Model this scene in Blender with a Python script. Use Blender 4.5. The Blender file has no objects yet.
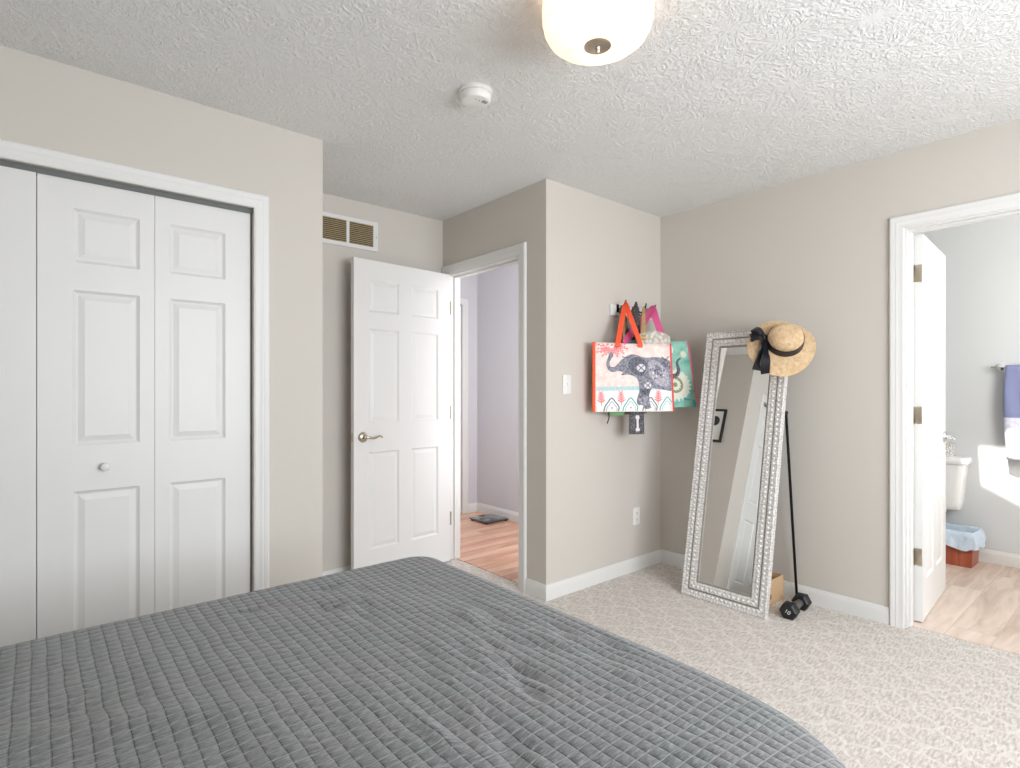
import bpy, bmesh, math, random
from mathutils import Vector, Matrix, noise
from math import sin, cos, pi, radians, atan2, sqrt, hypot

SC = bpy.context.scene
COL = SC.collection
R = radians
random.seed(7)

# ------------------------------------------------------------------ camera
cam_d = bpy.data.cameras.new('camera')
cam_d.sensor_width = 36.0
cam_d.lens = 559.317 * 36.0 / 1020.0
cam_d.shift_y = 5.93 / 1020.0
cam_d.clip_start = 0.02
cam = bpy.data.objects.new('camera', cam_d)
COL.objects.link(cam)
cam.location = (0, 0, 1.2167)
cam.rotation_euler = (R(90), 0, R(49.6093 - 90))
SC.camera = cam

# ------------------------------------------------------------------ view, world, sun, window daylight, added fill lights
SC.view_settings.view_transform = 'Standard'
SC.view_settings.look = 'None'
SC.view_settings.exposure = 0.0
SC.view_settings.gamma = 1.0
SC.view_settings.use_curve_mapping = False
W = bpy.data.worlds.new('sky')
SC.world = W
W.use_nodes = True
bg = W.node_tree.nodes['Background']
bg.inputs['Color'].default_value = (0.75, 0.86, 1.0, 1)
bg.inputs['Strength'].default_value = 1.0

def sun(name, direction, strength, color=(1, 0.96, 0.9)):
    d = bpy.data.lights.new(name, 'SUN')
    d.energy = strength
    d.angle = R(0.8)
    d.color = color
    o = bpy.data.objects.new(name, d)
    COL.objects.link(o)
    o.location = (-2, 0, 6)
    o.rotation_euler = Vector(direction).to_track_quat('-Z', 'Y').to_euler()
    return o

def area(name, loc, direction, sx, sy, power, color=(1, 1, 1)):
    d = bpy.data.lights.new(name, 'AREA')
    d.shape = 'RECTANGLE'
    d.size = sx
    d.size_y = sy
    d.energy = power
    d.color = color
    o = bpy.data.objects.new(name, d)
    COL.objects.link(o)
    o.location = loc
    o.rotation_euler = Vector(direction).to_track_quat('-Z', 'Y').to_euler()
    return o

BULB = 0.65
SUN_TAN = 1.30
sun('sun', (1, 0, -SUN_TAN), 9.0)
area('window_daylight_back', (1.55, -1.28, 1.40), (0, 1, -0.12), 2.3, 1.35, 100, (0.915, 0.951, 1.0))
area('hall_fill_light', (2.84, 2.66, 1.35), (0.40, 1, -0.05), 0.6, 1.9, 21, (0.95, 0.95, 1.0))  # added fill light inside the hall
area('bathroom_fill_light', (3.58, -0.40, 1.6), (1, 0.30, -0.1), 0.8, 1.1, 35, (1.0, 0.995, 0.99))  # unseen fill added before the inner wall to brighten the bathroom

# ------------------------------------------------------------------ materials
def lin(c):
    out = []
    for v in c[:3]:
        v = v / 255.0
        out.append(v / 12.92 if v <= 0.04045 else ((v + 0.055) / 1.055) ** 2.4)
    return (*out, 1.0)

class NT:
    def __init__(self, name):
        self.m = bpy.data.materials.new(name)
        self.m.use_nodes = True
        self.t = self.m.node_tree
        self.b = self.t.nodes['Principled BSDF']
    def n(self, typ, **kw):
        nd = self.t.nodes.new(typ)
        for k, v in kw.items():
            if k in nd.inputs:
                nd.inputs[k].default_value = v
            else:
                setattr(nd, k, v)
        return nd
    def l(self, a, b):
        self.t.links.new(a, b)
    def math(self, op, a, b=None, c=None):
        nd = self.t.nodes.new('ShaderNodeMath')
        nd.operation = op
        for i, v in enumerate((a, b, c)):
            if v is None:
                continue
            if isinstance(v, (int, float)):
                nd.inputs[i].default_value = v
            else:
                self.l(v, nd.inputs[i])
        return nd.outputs[0]
    def ramp(self, fac, stops):
        nd = self.t.nodes.new('ShaderNodeValToRGB')
        els = nd.color_ramp.elements
        while len(els) < len(stops):
            els.new(0.5)
        for e, (p, c) in zip(els, stops):
            e.position = p
            e.color = c if len(c) == 4 else lin(c)
        self.l(fac, nd.inputs[0])
        return nd.outputs[0]
    def mix(self, fac, a, b, blend='MIX'):
        nd = self.t.nodes.new('ShaderNodeMix')
        nd.data_type = 'RGBA'
        nd.blend_type = blend
        for sock, v in ((nd.inputs[0], fac), (nd.inputs[6], a), (nd.inputs[7], b)):
            if isinstance(v, (int, float)):
                sock.default_value = v
            elif isinstance(v, tuple):
                sock.default_value = v
            else:
                self.l(v, sock)
        return nd.outputs[2]
    def bump(self, height, strength, dist=0.01):
        nd = self.t.nodes.new('ShaderNodeBump')
        nd.inputs['Strength'].default_value = strength
        nd.inputs['Distance'].default_value = dist
        self.l(height, nd.inputs['Height'])
        self.l(nd.outputs[0], self.b.inputs['Normal'])
        return nd
    def coord(self, which='Object'):
        return self.t.nodes.new('ShaderNodeTexCoord').outputs[which]

def plain(name, rgb, rough=0.6, metal=0.0, bump=0.0, scale=60.0, vary=0.0, coat=0.0, spec=None):
    k = NT(name)
    k.b.inputs['Base Color'].default_value = lin(rgb)
    k.b.inputs['Roughness'].default_value = rough
    k.b.inputs['Metallic'].default_value = metal
    if spec is not None:
        k.b.inputs['Specular IOR Level'].default_value = spec
    if coat:
        k.b.inputs['Coat Weight'].default_value = coat
    if bump or vary:
        nz = k.n('ShaderNodeTexNoise', Scale=scale, Detail=4.0)
        k.l(k.coord(), nz.inputs['Vector'])
        if bump:
            k.bump(nz.outputs['Fac'], bump, 0.002)
        if vary:
            c = lin(rgb)
            lo = tuple(max(0, v * (1 - vary)) for v in c[:3]) + (1,)
            hi = tuple(min(1, v * (1 + vary)) for v in c[:3]) + (1,)
            k.l(k.ramp(nz.outputs['Fac'], [(0.3, lo), (0.7, hi)]), k.b.inputs['Base Color'])
    return k.m

M = {}
M['wall'] = plain('greige_wall_paint', (208, 202, 193), 0.75, bump=0.12, scale=180)
M['wall_hall'] = plain('hall_wall_paint', (212, 211, 214), 0.75, bump=0.1, scale=180)
M['wall_bath'] = plain('bath_wall_paint', (217, 219, 219), 0.7, bump=0.1, scale=180)
M['white'] = plain('white_semi_gloss_paint', (228, 227, 224), 0.42, bump=0.04, scale=90)
M['white_flat'] = plain('white_paint_flat', (230, 229, 226), 0.7)
M['plastic'] = plain('white_plastic', (236, 234, 230), 0.35, vary=0.02, scale=20)
M['nickel'] = plain('brushed_nickel', (196, 186, 170), 0.28, 1.0, bump=0.05, scale=200)
M['chrome'] = plain('chrome', (225, 226, 228), 0.12, 1.0, bump=0.01, scale=50)
M['black_metal'] = plain('black_metal', (24, 24, 26), 0.4, 0.6, bump=0.05, scale=150)
M['dark'] = plain('dark_void', (30, 27, 24), 0.9, vary=0.1, scale=30)
M['rubber'] = plain('black_rubber', (26, 26, 28), 0.5, bump=0.15, scale=150)
M['grip'] = plain('grey_steel_grip', (140, 136, 134), 0.35, 0.8, bump=0.4, scale=320)
M['porcelain'] = plain('white_porcelain', (244, 244, 243), 0.12, coat=0.3, vary=0.01, scale=10)
M['orange'] = plain('orange_strap', (250, 92, 52), 0.6, bump=0.2, scale=300, vary=0.08)
M['pinkstrap'] = plain('pink_strap', (226, 98, 150), 0.6, bump=0.2, scale=200, vary=0.12)
M['brownstrap'] = plain('brown_leather', (112, 84, 62), 0.5, bump=0.3, scale=120, vary=0.15)
M['card'] = plain('cardboard', (204, 170, 132), 0.85, bump=0.1, scale=80, vary=0.05)
M['ribbon'] = plain('black_ribbon', (26, 27, 33), 0.38, bump=0.15, scale=120, vary=0.2)
M['black_lacquer'] = plain('black_lacquer', (22, 21, 20), 0.35, vary=0.1, scale=20)
M['mattress'] = plain('mattress_ticking', (226, 224, 218), 0.8, bump=0.3, scale=100)
M['louver'] = plain('shaded_white_louver', (168, 150, 116), 0.6, vary=0.1, scale=40)  # white slats, their shade put into a tan colour
M['glass_top'] = plain('tinted_glass', (70, 74, 82), 0.08, coat=0.6, vary=0.05, scale=9)
M['red_wood'] = None

def ceiling_mat():
    k = NT('stomp_textured_ceiling')
    k.b.inputs['Base Color'].default_value = lin((233, 233, 231))
    k.b.inputs['Roughness'].default_value = 0.85
    co = k.coord()
    def rosette(scale, seed):
        mp = k.n('ShaderNodeMapping')
        mp.inputs['Location'].default_value = (seed, seed * 0.7, 0)
        k.l(co, mp.inputs['Vector'])
        vz = k.n('ShaderNodeTexVoronoi', Scale=scale, Randomness=0.9)
        vz.voronoi_dimensions = '2D'
        k.l(mp.outputs[0], vz.inputs['Vector'])
        sub = k.n('ShaderNodeVectorMath', operation='SUBTRACT')
        k.l(mp.outputs[0], sub.inputs[0])
        k.l(vz.outputs['Position'], sub.inputs[1])
        sp = k.n('ShaderNodeSeparateXYZ')
        k.l(sub.outputs[0], sp.inputs[0])
        ang = k.math('ARCTAN2', sp.outputs[1], sp.outputs[0])
        cb = k.n('ShaderNodeCombineXYZ')
        k.l(k.math('MULTIPLY', ang, 4.6), cb.inputs[0])
        k.l(k.math('MULTIPLY', vz.outputs['Distance'], 6.0), cb.inputs[1])
        sc = k.n('ShaderNodeSeparateColor')
        k.l(vz.outputs['Color'], sc.inputs[0])
        k.l(k.math('MULTIPLY', sc.outputs[0], 40.0), cb.inputs[2])
        nz = k.n('ShaderNodeTexNoise', Scale=1.6, Detail=3.0, Distortion=0.6)
        k.l(cb.outputs[0], nz.inputs['Vector'])
        st = k.ramp(nz.outputs['Fac'], [(0.46, (0, 0, 0, 1)), (0.64, (1, 1, 1, 1))])
        return k.math('MULTIPLY', st, k.ramp(vz.outputs['Distance'], [(0.10, (0, 0, 0, 1)), (0.30, (1, 1, 1, 1))]))
    a = rosette(4.2, 0.0)
    b = rosette(5.0, 3.7)
    mx = k.math('MAXIMUM', a, b)
    fine = k.n('ShaderNodeTexNoise', Scale=120.0, Detail=3.0)
    k.l(co, fine.inputs['Vector'])
    h = k.math('ADD', mx, k.math('MULTIPLY', fine.outputs['Fac'], 0.15))
    k.bump(h, 0.66, 0.005)
    return k.m
M['ceiling'] = ceiling_mat()
M['ceiling_plain'] = plain('smooth_ceiling', (238, 238, 237), 0.85, bump=0.1, scale=90)

def carpet_mat():
    k = NT('trellis_carpet')
    co = k.coord()
    nzw = k.n('ShaderNodeTexNoise', Scale=16.0, Detail=4.0, Roughness=0.7)
    k.l(co, nzw.inputs['Vector'])
    warp = k.n('ShaderNodeVectorMath', operation='MULTIPLY_ADD')
    k.l(nzw.outputs['Color'], warp.inputs[0])
    warp.inputs[1].default_value = (0.038, 0.038, 0)
    k.l(co, warp.inputs[2])
    sp = k.n('ShaderNodeSeparateXYZ')
    k.l(warp.outputs[0], sp.inputs[0])
    X, Y = sp.outputs[0], sp.outputs[1]
    f = 2 * pi / 0.185
    xx, yy = k.math('MULTIPLY', X, f / 2), k.math('MULTIPLY', Y, f / 2)
    p_, q_ = k.math('ADD', xx, yy), k.math('SUBTRACT', xx, yy)
    p2 = k.math('ADD', p_, k.math('MULTIPLY', k.math('SINE', k.math('MULTIPLY', q_, 2.0)), 0.30))
    q2 = k.math('ADD', q_, k.math('MULTIPLY', k.math('SINE', k.math('MULTIPLY', p_, 2.0)), 0.30))
    s2 = k.math('MULTIPLY', k.math('MINIMUM', k.math('ABSOLUTE', k.math('COSINE', p2)), k.math('ABSOLUTE', k.math('COSINE', q2))), 1.25)
    line = k.ramp(s2, [(0.0, (1, 1, 1, 1)), (0.14, (1, 1, 1, 1)), (0.30, (0, 0, 0, 1))])
    fine = k.n('ShaderNodeTexNoise', Scale=95.0, Detail=6.0, Roughness=0.75)
    k.l(co, fine.inputs['Vector'])
    mpz = k.n('ShaderNodeMapping')
    mpz.inputs['Rotation'].default_value = (0, 0, R(-40))
    mpz.inputs['Scale'].default_value = (28, 110, 1)
    k.l(co, mpz.inputs['Vector'])
    fl = k.n('ShaderNodeTexNoise', Scale=1.0, Detail=4.0, Roughness=0.7)
    k.l(mpz.outputs[0], fl.inputs['Vector'])
    base = k.ramp(fl.outputs['Fac'], [(0.32, (172, 163, 154)), (0.5, (208, 199, 190)), (0.68, (234, 228, 220))])
    lines = k.ramp(fine.outputs['Fac'], [(0.35, (216, 208, 199)), (0.65, (237, 231, 224))])
    broken = k.math('MULTIPLY', line, k.math('MULTIPLY_ADD', fl.outputs['Fac'], 1.0, 0.16))
    k.l(k.mix(broken, base, lines), k.b.inputs['Base Color'])
    k.b.inputs['Roughness'].default_value = 0.95
    k.b.inputs['Sheen Weight'].default_value = 0.2
    k.b.inputs['Specular IOR Level'].default_value = 0.1
    hh = k.math('ADD', k.math('MULTIPLY', fine.outputs['Fac'], 1.0), k.math('MULTIPLY', line, 0.35))
    k.bump(hh, 0.6, 0.006)
    return k.m
M['carpet'] = carpet_mat()

def wood_mat(name, cols, rot, width=1.2, row=0.14, rough=0.4, mortar=(120, 80, 60)):
    k = NT(name)
    co = k.coord()
    mp = k.n('ShaderNodeMapping')
    mp.inputs['Rotation'].default_value = (0, 0, rot)
    k.l(co, mp.inputs['Vector'])
    br = k.n('ShaderNodeTexBrick')
    br.offset = 0.37
    br.inputs['Scale'].default_value = 1.0
    br.inputs['Brick Width'].default_value = width
    br.inputs['Row Height'].default_value = row
    br.inputs['Mortar Size'].default_value = 0.0012
    br.inputs['Mortar Smooth'].default_value = 0.3
    br.inputs['Color1'].default_value = (0, 0, 0, 1)
    br.inputs['Color2'].default_value = (1, 1, 1, 1)
    k.l(mp.outputs[0], br.inputs['Vector'])
    # grain stretched along the plank, shifted per plank
    sc = k.n('ShaderNodeSeparateColor')
    k.l(br.outputs['Color'], sc.inputs[0])
    sp = k.n('ShaderNodeSeparateXYZ')
    k.l(mp.outputs[0], sp.inputs[0])
    cb = k.n('ShaderNodeCombineXYZ')
    k.l(k.math('MULTIPLY', sp.outputs[0], 2.2), cb.inputs[0])
    k.l(k.math('MULTIPLY', sp.outputs[1], 16.0), cb.inputs[1])
    k.l(k.math('MULTIPLY', sc.outputs[0], 17.0), cb.inputs[2])
    nz = k.n('ShaderNodeTexNoise', Scale=1.0, Detail=5.0, Roughness=0.6, Distortion=0.9)
    k.l(cb.outputs[0], nz.inputs['Vector'])
    tone = k.math('ADD', k.math('MULTIPLY', nz.outputs['Fac'], 0.75), k.math('MULTIPLY', sc.outputs[0], 0.25))
    colr = k.ramp(tone, [(0.28, cols[0]), (0.5, cols[1]), (0.7, cols[2])])
    k.l(k.mix(k.math('MULTIPLY', br.outputs['Fac'], 0.6), colr, lin(mortar)), k.b.inputs['Base Color'])
    k.b.inputs['Roughness'].default_value = rough
    k.bump(k.math('SUBTRACT', nz.outputs['Fac'], br.outputs['Fac']), 0.1, 0.002)
    return k.m
M['wood_hall'] = wood_mat('orange_plank_floor', [(188, 132, 102), (222, 174, 144), (240, 206, 180)], 0.0, 1.1, 0.085, 0.3, (140, 86, 60))
M['wood_bath'] = wood_mat('pale_plank_floor', [(184, 160, 142), (214, 194, 178), (230, 214, 200)], 0.0, 1.2, 0.18, 0.45, (176, 152, 134))
M['red_wood'] = wood_mat('red_brown_wood', [(140, 66, 44), (176, 92, 66), (196, 116, 86)], 0.0, 3.0, 1.0, 0.35, (140, 66, 44))

def quilt_mat():
    k = NT('grey_quilted_cotton')
    uv = k.coord('UV')
    nzw = k.n('ShaderNodeTexNoise', Scale=9.0, Detail=2.0)
    k.l(uv, nzw.inputs['Vector'])
    warp = k.n('ShaderNodeVectorMath', operation='MULTIPLY_ADD')
    k.l(nzw.outputs['Color'], warp.inputs[0])
    warp.inputs[1].default_value = (0.010, 0.010, 0)
    k.l(uv, warp.inputs[2])
    sp = k.n('ShaderNodeSeparateXYZ')
    k.l(warp.outputs[0], sp.inputs[0])
    CELL = 0.026
    def seam(c):
        return k.math('ABSOLUTE', k.math('SINE', k.math('MULTIPLY', c, pi / CELL)))
    sx, sy = seam(sp.outputs[0]), seam(sp.outputs[1])
    px = k.math('POWER', sx, 0.45)
    py = k.math('POWER', sy, 0.45)
    pillow = k.math('MULTIPLY', px, py)
    # gathered puckers running across each cell
    mp = k.n('ShaderNodeMapping')
    mp.inputs['Scale'].default_value = (50, 210, 1)
    k.l(uv, mp.inputs['Vector'])
    pk = k.n('ShaderNodeTexNoise', Scale=1.0, Detail=4.0, Roughness=0.65)
    k.l(mp.outputs[0], pk.inputs['Vector'])
    weave = k.n('ShaderNodeTexNoise', Scale=420.0, Detail=2.0)
    k.l(uv, weave.inputs['Vector'])
    col = k.ramp(pk.outputs['Fac'], [(0.32, (76, 78, 79)), (0.5, (105, 107, 107)), (0.68, (137, 138, 137))])
    blot = k.n('ShaderNodeTexNoise', Scale=7.0, Detail=3.0)
    k.l(uv, blot.inputs['Vector'])
    tint = k.ramp(blot.outputs['Fac'], [(0.38, (236, 244, 240)), (0.6, (250, 243, 245))])
    col = k.mix(1.0, col, tint, 'MULTIPLY')
    # painted thread glint on seams along the bed's length, painted puff shadow on others
    tl = k.ramp(sy, [(0.0, (1, 1, 1, 1)), (0.10, (1, 1, 1, 1)), (0.22, (0, 0, 0, 1))])
    td = k.ramp(sx, [(0.0, (1, 1, 1, 1)), (0.12, (1, 1, 1, 1)), (0.26, (0, 0, 0, 1))])
    col = k.mix(k.math('MULTIPLY', td, 0.7), col, lin((46, 49, 51)))
    col = k.mix(k.math('MULTIPLY', tl, 0.5), col, lin((166, 168, 168)))
    k.l(col, k.b.inputs['Base Color'])
    k.b.inputs['Roughness'].default_value = 0.62
    k.b.inputs['Sheen Weight'].default_value = 0.35
    k.b.inputs['Specular IOR Level'].default_value = 0.35
    h = k.math('ADD', pillow, k.math('ADD', k.math('MULTIPLY', pk.outputs['Fac'], 0.7), k.math('MULTIPLY', weave.outputs['Fac'], 0.08)))
    k.bump(h, 0.95, 0.0042)
    return k.m
M['quilt'] = quilt_mat()

def silver_mat():
    k = NT('embossed_silver_frame')
    co = k.coord()
    vz = k.n('ShaderNodeTexVoronoi', Scale=62.0, Randomness=0.5)
    k.l(co, vz.inputs['Vector'])
    nz = k.n('ShaderNodeTexNoise', Scale=60.0, Detail=3.0)
    k.l(co, nz.inputs['Vector'])
    col = k.ramp(vz.outputs['Distance'], [(0.15, (236, 233, 230)), (0.5, (214, 210, 207)), (0.85, (178, 173, 169))])
    k.l(col, k.b.inputs['Base Color'])
    k.b.inputs['Metallic'].default_value = 0.12
    k.b.inputs['Roughness'].default_value = 0.42
    k.bump(k.math('SUBTRACT', k.math('MULTIPLY', nz.outputs['Fac'], 0.4), vz.outputs['Distance']), 0.6, 0.003)
    return k.m
M['silver'] = silver_mat()
M['silver_bead'] = plain('silver_bead', (246, 244, 241), 0.25, 0.1, vary=0.1, scale=60)
M['silver_line'] = plain('dark_antique_silver', (150, 143, 136), 0.45, 0.2, vary=0.1, scale=60)

def mirror_mat():
    k = NT('mirror_glass')
    k.b.inputs['Base Color'].default_value = (0.9, 0.91, 0.9, 1)
    k.b.inputs['Metallic'].default_value = 1.0
    k.b.inputs['Roughness'].default_value = 0.0
    return k.m
M['mirror'] = mirror_mat()

def straw_mat():
    k = NT('woven_straw')
    co = k.coord()
    sp = k.n('ShaderNodeSeparateXYZ')
    k.l(co, sp.inputs[0])
    r = k.math('SQRT', k.math('ADD', k.math('POWER', sp.outputs[0], 2.0), k.math('POWER', sp.outputs[1], 2.0)))
    rz = k.math('ADD', r, k.math('MULTIPLY', sp.outputs[2], -0.8))
    ring = k.math('SINE', k.math('MULTIPLY', rz, 2 * pi / 0.0075))
    nz = k.n('ShaderNodeTexNoise', Scale=45.0, Detail=5.0, Roughness=0.7)
    k.l(co, nz.inputs['Vector'])
    tone = k.math('ADD', k.math('MULTIPLY', ring, 0.08), nz.outputs['Fac'])
    k.l(k.ramp(tone, [(0.3, (196, 160, 118)), (0.5, (219, 187, 146)), (0.7, (234, 208, 172))]), k.b.inputs['Base Color'])
    k.b.inputs['Roughness'].default_value = 0.8
    k.bump(k.math('ADD', ring, k.math('MULTIPLY', nz.outputs['Fac'], 1.5)), 0.5, 0.002)
    return k.m
M['straw'] = straw_mat()

def shade_mat():
    k = NT('lit_alabaster_glass')
    co = k.coord()
    nz = k.n('ShaderNodeTexNoise', Scale=6.0, Detail=3.0, Distortion=1.2)
    k.l(co, nz.inputs['Vector'])
    c = k.ramp(nz.outputs['Fac'], [(0.35, (255, 236, 216)), (0.6, (255, 246, 236))])
    tr = k.n('ShaderNodeBsdfTranslucent')
    df = k.n('ShaderNodeBsdfDiffuse')
    gl = k.n('ShaderNodeBsdfGlossy', Roughness=0.15)
    k.l(c, tr.inputs['Color'])
    k.l(c, df.inputs['Color'])
    m1 = k.n('ShaderNodeMixShader'); m1.inputs[0].default_value = 0.65
    k.l(df.outputs[0], m1.inputs[1]); k.l(tr.outputs[0], m1.inputs[2])
    m2 = k.n('ShaderNodeMixShader'); m2.inputs[0].default_value = 0.05
    k.l(m1.outputs[0], m2.inputs[1]); k.l(gl.outputs[0], m2.inputs[2])
    k.l(m2.outputs[0], k.t.nodes['Material Output'].inputs['Surface'])
    return k.m
M['shade'] = shade_mat()

def print_mat(name, a, b, scale=60.0, kind='noise', rough=0.6):
    k = NT(name)
    co = k.coord()
    if kind == 'voronoi':
        t = k.n('ShaderNodeTexVoronoi', Scale=scale)
        o = t.outputs['Distance']
    else:
        t = k.n('ShaderNodeTexNoise', Scale=scale, Detail=3.0)
        o = t.outputs['Fac']
    k.l(co, t.inputs['Vector'])
    k.l(k.ramp(o, [(0.35, a), (0.62, b)]), k.b.inputs['Base Color'])
    k.b.inputs['Roughness'].default_value = rough
    return k.m
M['tote_cream'] = print_mat('cream_pink_print', (250, 236, 226), (242, 214, 208), 30.0)
M['tote_white'] = print_mat('white_print', (246, 246, 242), (238, 240, 238), 30.0)
M['elephant'] = print_mat('grey_patterned_print', (98, 98, 110), (156, 154, 166), 70.0, 'noise')
M['elephant_dark'] = print_mat('dark_grey_print', (64, 66, 78), (116, 116, 130), 85.0)
M['elephant_pale'] = print_mat('pale_grey_print', (150, 146, 160), (196, 190, 200), 110.0, 'voronoi')
M['print_pale'] = plain('pale_ink', (226, 224, 224), 0.6, vary=0.04, scale=60)
M['coral'] = plain('coral_ink', (242, 130, 136), 0.6, vary=0.08, scale=60)
M['teal_ink'] = plain('teal_ink', (90, 178, 170), 0.6, vary=0.08, scale=60)
M['aqua_band'] = plain('pale_aqua_ink', (206, 226, 224), 0.6, vary=0.08, scale=90)
M['tote_teal'] = print_mat('teal_swirl_print', (92, 184, 172), (164, 216, 196), 12.0)
M['tote_cyan'] = plain('cyan_ink', (70, 176, 196), 0.6, vary=0.1, scale=30)
M['mandala'] = plain('cream_ink', (236, 238, 222), 0.6, vary=0.05, scale=60)
M['olive_ink'] = plain('olive_ink', (150, 158, 118), 0.6, vary=0.1, scale=60)
M['pink_edge'] = plain('pink_trim', (232, 118, 138), 0.6, vary=0.1, scale=60)
M['floral'] = print_mat('pale_floral_cloth', (226, 218, 206), (188, 182, 170), 45.0, 'voronoi', 0.8)
M['blackwhite'] = print_mat('black_white_cloth', (26, 26, 30), (112, 112, 116), 130.0, 'voronoi', 0.7)
M['black_cord'] = plain('black_cord', (30, 30, 34), 0.7, bump=0.2, scale=200)
M['green_cloth'] = plain('green_cloth', (128, 182, 128), 0.8, bump=0.2, scale=120, vary=0.1)
M['tan_cloth'] = plain('tan_cloth', (166, 134, 104), 0.7, bump=0.2, scale=120, vary=0.1)
M['gold_bead'] = plain('gold_beads', (206, 178, 122), 0.4, 0.4, vary=0.2, scale=60)
M['towel_blue'] = plain('periwinkle_terry', (140, 146, 184), 0.9, bump=0.6, scale=220, vary=0.08)
M['towel_white'] = print_mat('white_lilac_terry', (240, 240, 248), (216, 218, 238), 40.0, 'noise', 0.9)
M['liner'] = plain('pale_blue_plastic_film', (206, 222, 236), 0.3, bump=0.4, scale=40, vary=0.06)
M['basket'] = print_mat('white_wicker', (240, 238, 234), (176, 174, 170), 120.0, 'voronoi', 0.6)
M['paper'] = plain('white_art_paper', (236, 234, 228), 0.8, vary=0.02, scale=20)
M['ink_grey'] = plain('charcoal_ink', (66, 66, 66), 0.8, vary=0.25, scale=40)

# ------------------------------------------------------------------ mesh helpers
def obj(name, bm, mat, parent=None, smooth=False, angle=None):
    me = bpy.data.meshes.new(name)
    bmesh.ops.recalc_face_normals(bm, faces=bm.faces[:])
    bm.to_mesh(me)
    bm.free()
    for m in (mat if isinstance(mat, (list, tuple)) else [mat]):
        me.materials.append(m)
    if smooth:
        for p in me.polygons:
            p.use_smooth = True
        if angle:
            me.set_sharp_from_angle(angle=R(angle))
    o = bpy.data.objects.new(name, me)
    COL.objects.link(o)
    if parent is not None:
        o.parent = parent
    return o

def thing(name, label, cat, loc=(0, 0, 0), rotz=0.0, group=None, kind=None):
    o = bpy.data.objects.new(name, None)
    o.empty_display_size = 0.05
    COL.objects.link(o)
    o.location = loc
    o.rotation_euler = (0, 0, rotz)
    return tag(o, label, cat, group, kind)

def tag(o, label, cat, group=None, kind=None):
    o['label'] = label
    o['category'] = cat
    if group:
        o['group'] = group
    if kind:
        o['kind'] = kind
    return o

def struct(name, bm, mat, label, cat, smooth=False, angle=None):
    return tag(obj(name, bm, mat, None, smooth, angle), label, cat, None, 'structure')

def nb():
    return bmesh.new()

def box(bm, x0, x1, y0, y1, z0, z1, bev=0.0, mi=0, seg=2):
    vs = [bm.verts.new((x, y, z)) for x in (x0, x1) for y in (y0, y1) for z in (z0, z1)]
    idx = [(0, 1, 3, 2), (4, 6, 7, 5), (0, 4, 5, 1), (2, 3, 7, 6), (0, 2, 6, 4), (1, 5, 7, 3)]
    fs = [bm.faces.new([vs[i] for i in f]) for f in idx]
    for f in fs:
        f.material_index = mi
    if bev:
        es = set()
        for f in fs:
            es.update(f.edges)
        bmesh.ops.bevel(bm, geom=list(es), offset=bev, segments=seg, affect='EDGES', profile=0.5, clamp_overlap=True)
    return bm

def frame_dirs(d):
    d = Vector(d).normalized()
    a = Vector((0, 0, 1)) if abs(d.z) < 0.9 else Vector((1, 0, 0))
    u = d.cross(a).normalized()
    return u, d.cross(u).normalized()

def tube(bm, pts, r, n=10, mi=0, cap=True):
    pts = [Vector(p) for p in pts]
    rs = r if isinstance(r, (list, tuple)) else [r] * len(pts)
    rings = []
    pu = None
    for i, p in enumerate(pts):
        d = (pts[min(i + 1, len(pts) - 1)] - pts[max(i - 1, 0)]).normalized()
        if pu is None:
            u, v = frame_dirs(d)
        else:
            u = (pu - d * pu.dot(d)).normalized()
            v = d.cross(u)
        pu = u
        rings.append([bm.verts.new(p + (u * cos(2 * pi * k / n) + v * sin(2 * pi * k / n)) * rs[i]) for k in range(n)])
    for a, b in zip(rings, rings[1:]):
        for k in range(n):
            f = bm.faces.new((a[k], a[(k + 1) % n], b[(k + 1) % n], b[k]))
            f.material_index = mi
    if cap:
        for ring in (rings[0][::-1], rings[-1]):
            f = bm.faces.new(ring)
            f.material_index = mi
    return bm

def lathe(bm, prof, n=32, mat=None, mi=0, close=False):
    """prof: (r, z) points about local z; mat: Matrix placing it"""
    mat = mat or Matrix.Identity(4)
    rings = []
    for r, z in prof:
        if r < 1e-6:
            rings.append([bm.verts.new(mat @ Vector((0, 0, z)))])
        else:
            rings.append([bm.verts.new(mat @ Vector((r * cos(2 * pi * k / n), r * sin(2 * pi * k / n), z))) for k in range(n)])
    prs = list(zip(rings, rings[1:]))
    if close:
        prs.append((rings[-1], rings[0]))
    for a, b in prs:
        for k in range(n):
            k2 = (k + 1) % n
            if len(a) == 1 and len(b) == 1:
                continue
            if len(a) == 1:
                f = bm.faces.new((a[0], b[k], b[k2]))
            elif len(b) == 1:
                f = bm.faces.new((a[k], a[k2], b[0]))
            else:
                f = bm.faces.new((a[k], a[k2], b[k2], b[k]))
            f.material_index = mi
    return bm

def ribbon(bm, pts, width_dir, w, t=0.002, mi=0):
    """flat strap through pts; width_dir a vector or a list of vectors"""
    pts = [Vector(p) for p in pts]
    ws = width_dir if isinstance(width_dir, list) else [width_dir] * len(pts)
    wd = w if isinstance(w, (list, tuple)) else [w] * len(pts)
    rings = []
    for i, p in enumerate(pts):
        d = (pts[min(i + 1, len(pts) - 1)] - pts[max(i - 1, 0)]).normalized()
        u = Vector(ws[i])
        u = (u - d * u.dot(d)).normalized()
        v = d.cross(u)
        h = wd[i] / 2
        rings.append([bm.verts.new(p + u * a * h + v * b * t / 2) for a, b in ((-1, -1), (1, -1), (1, 1), (-1, 1))])
    for a, b in zip(rings, rings[1:]):
        for k in range(4):
            f = bm.faces.new((a[k], a[(k + 1) % 4], b[(k + 1) % 4], b[k]))
            f.material_index = mi
    for ring in (rings[0][::-1], rings[-1]):
        bm.faces.new(ring).material_index = mi
    return bm

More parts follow.
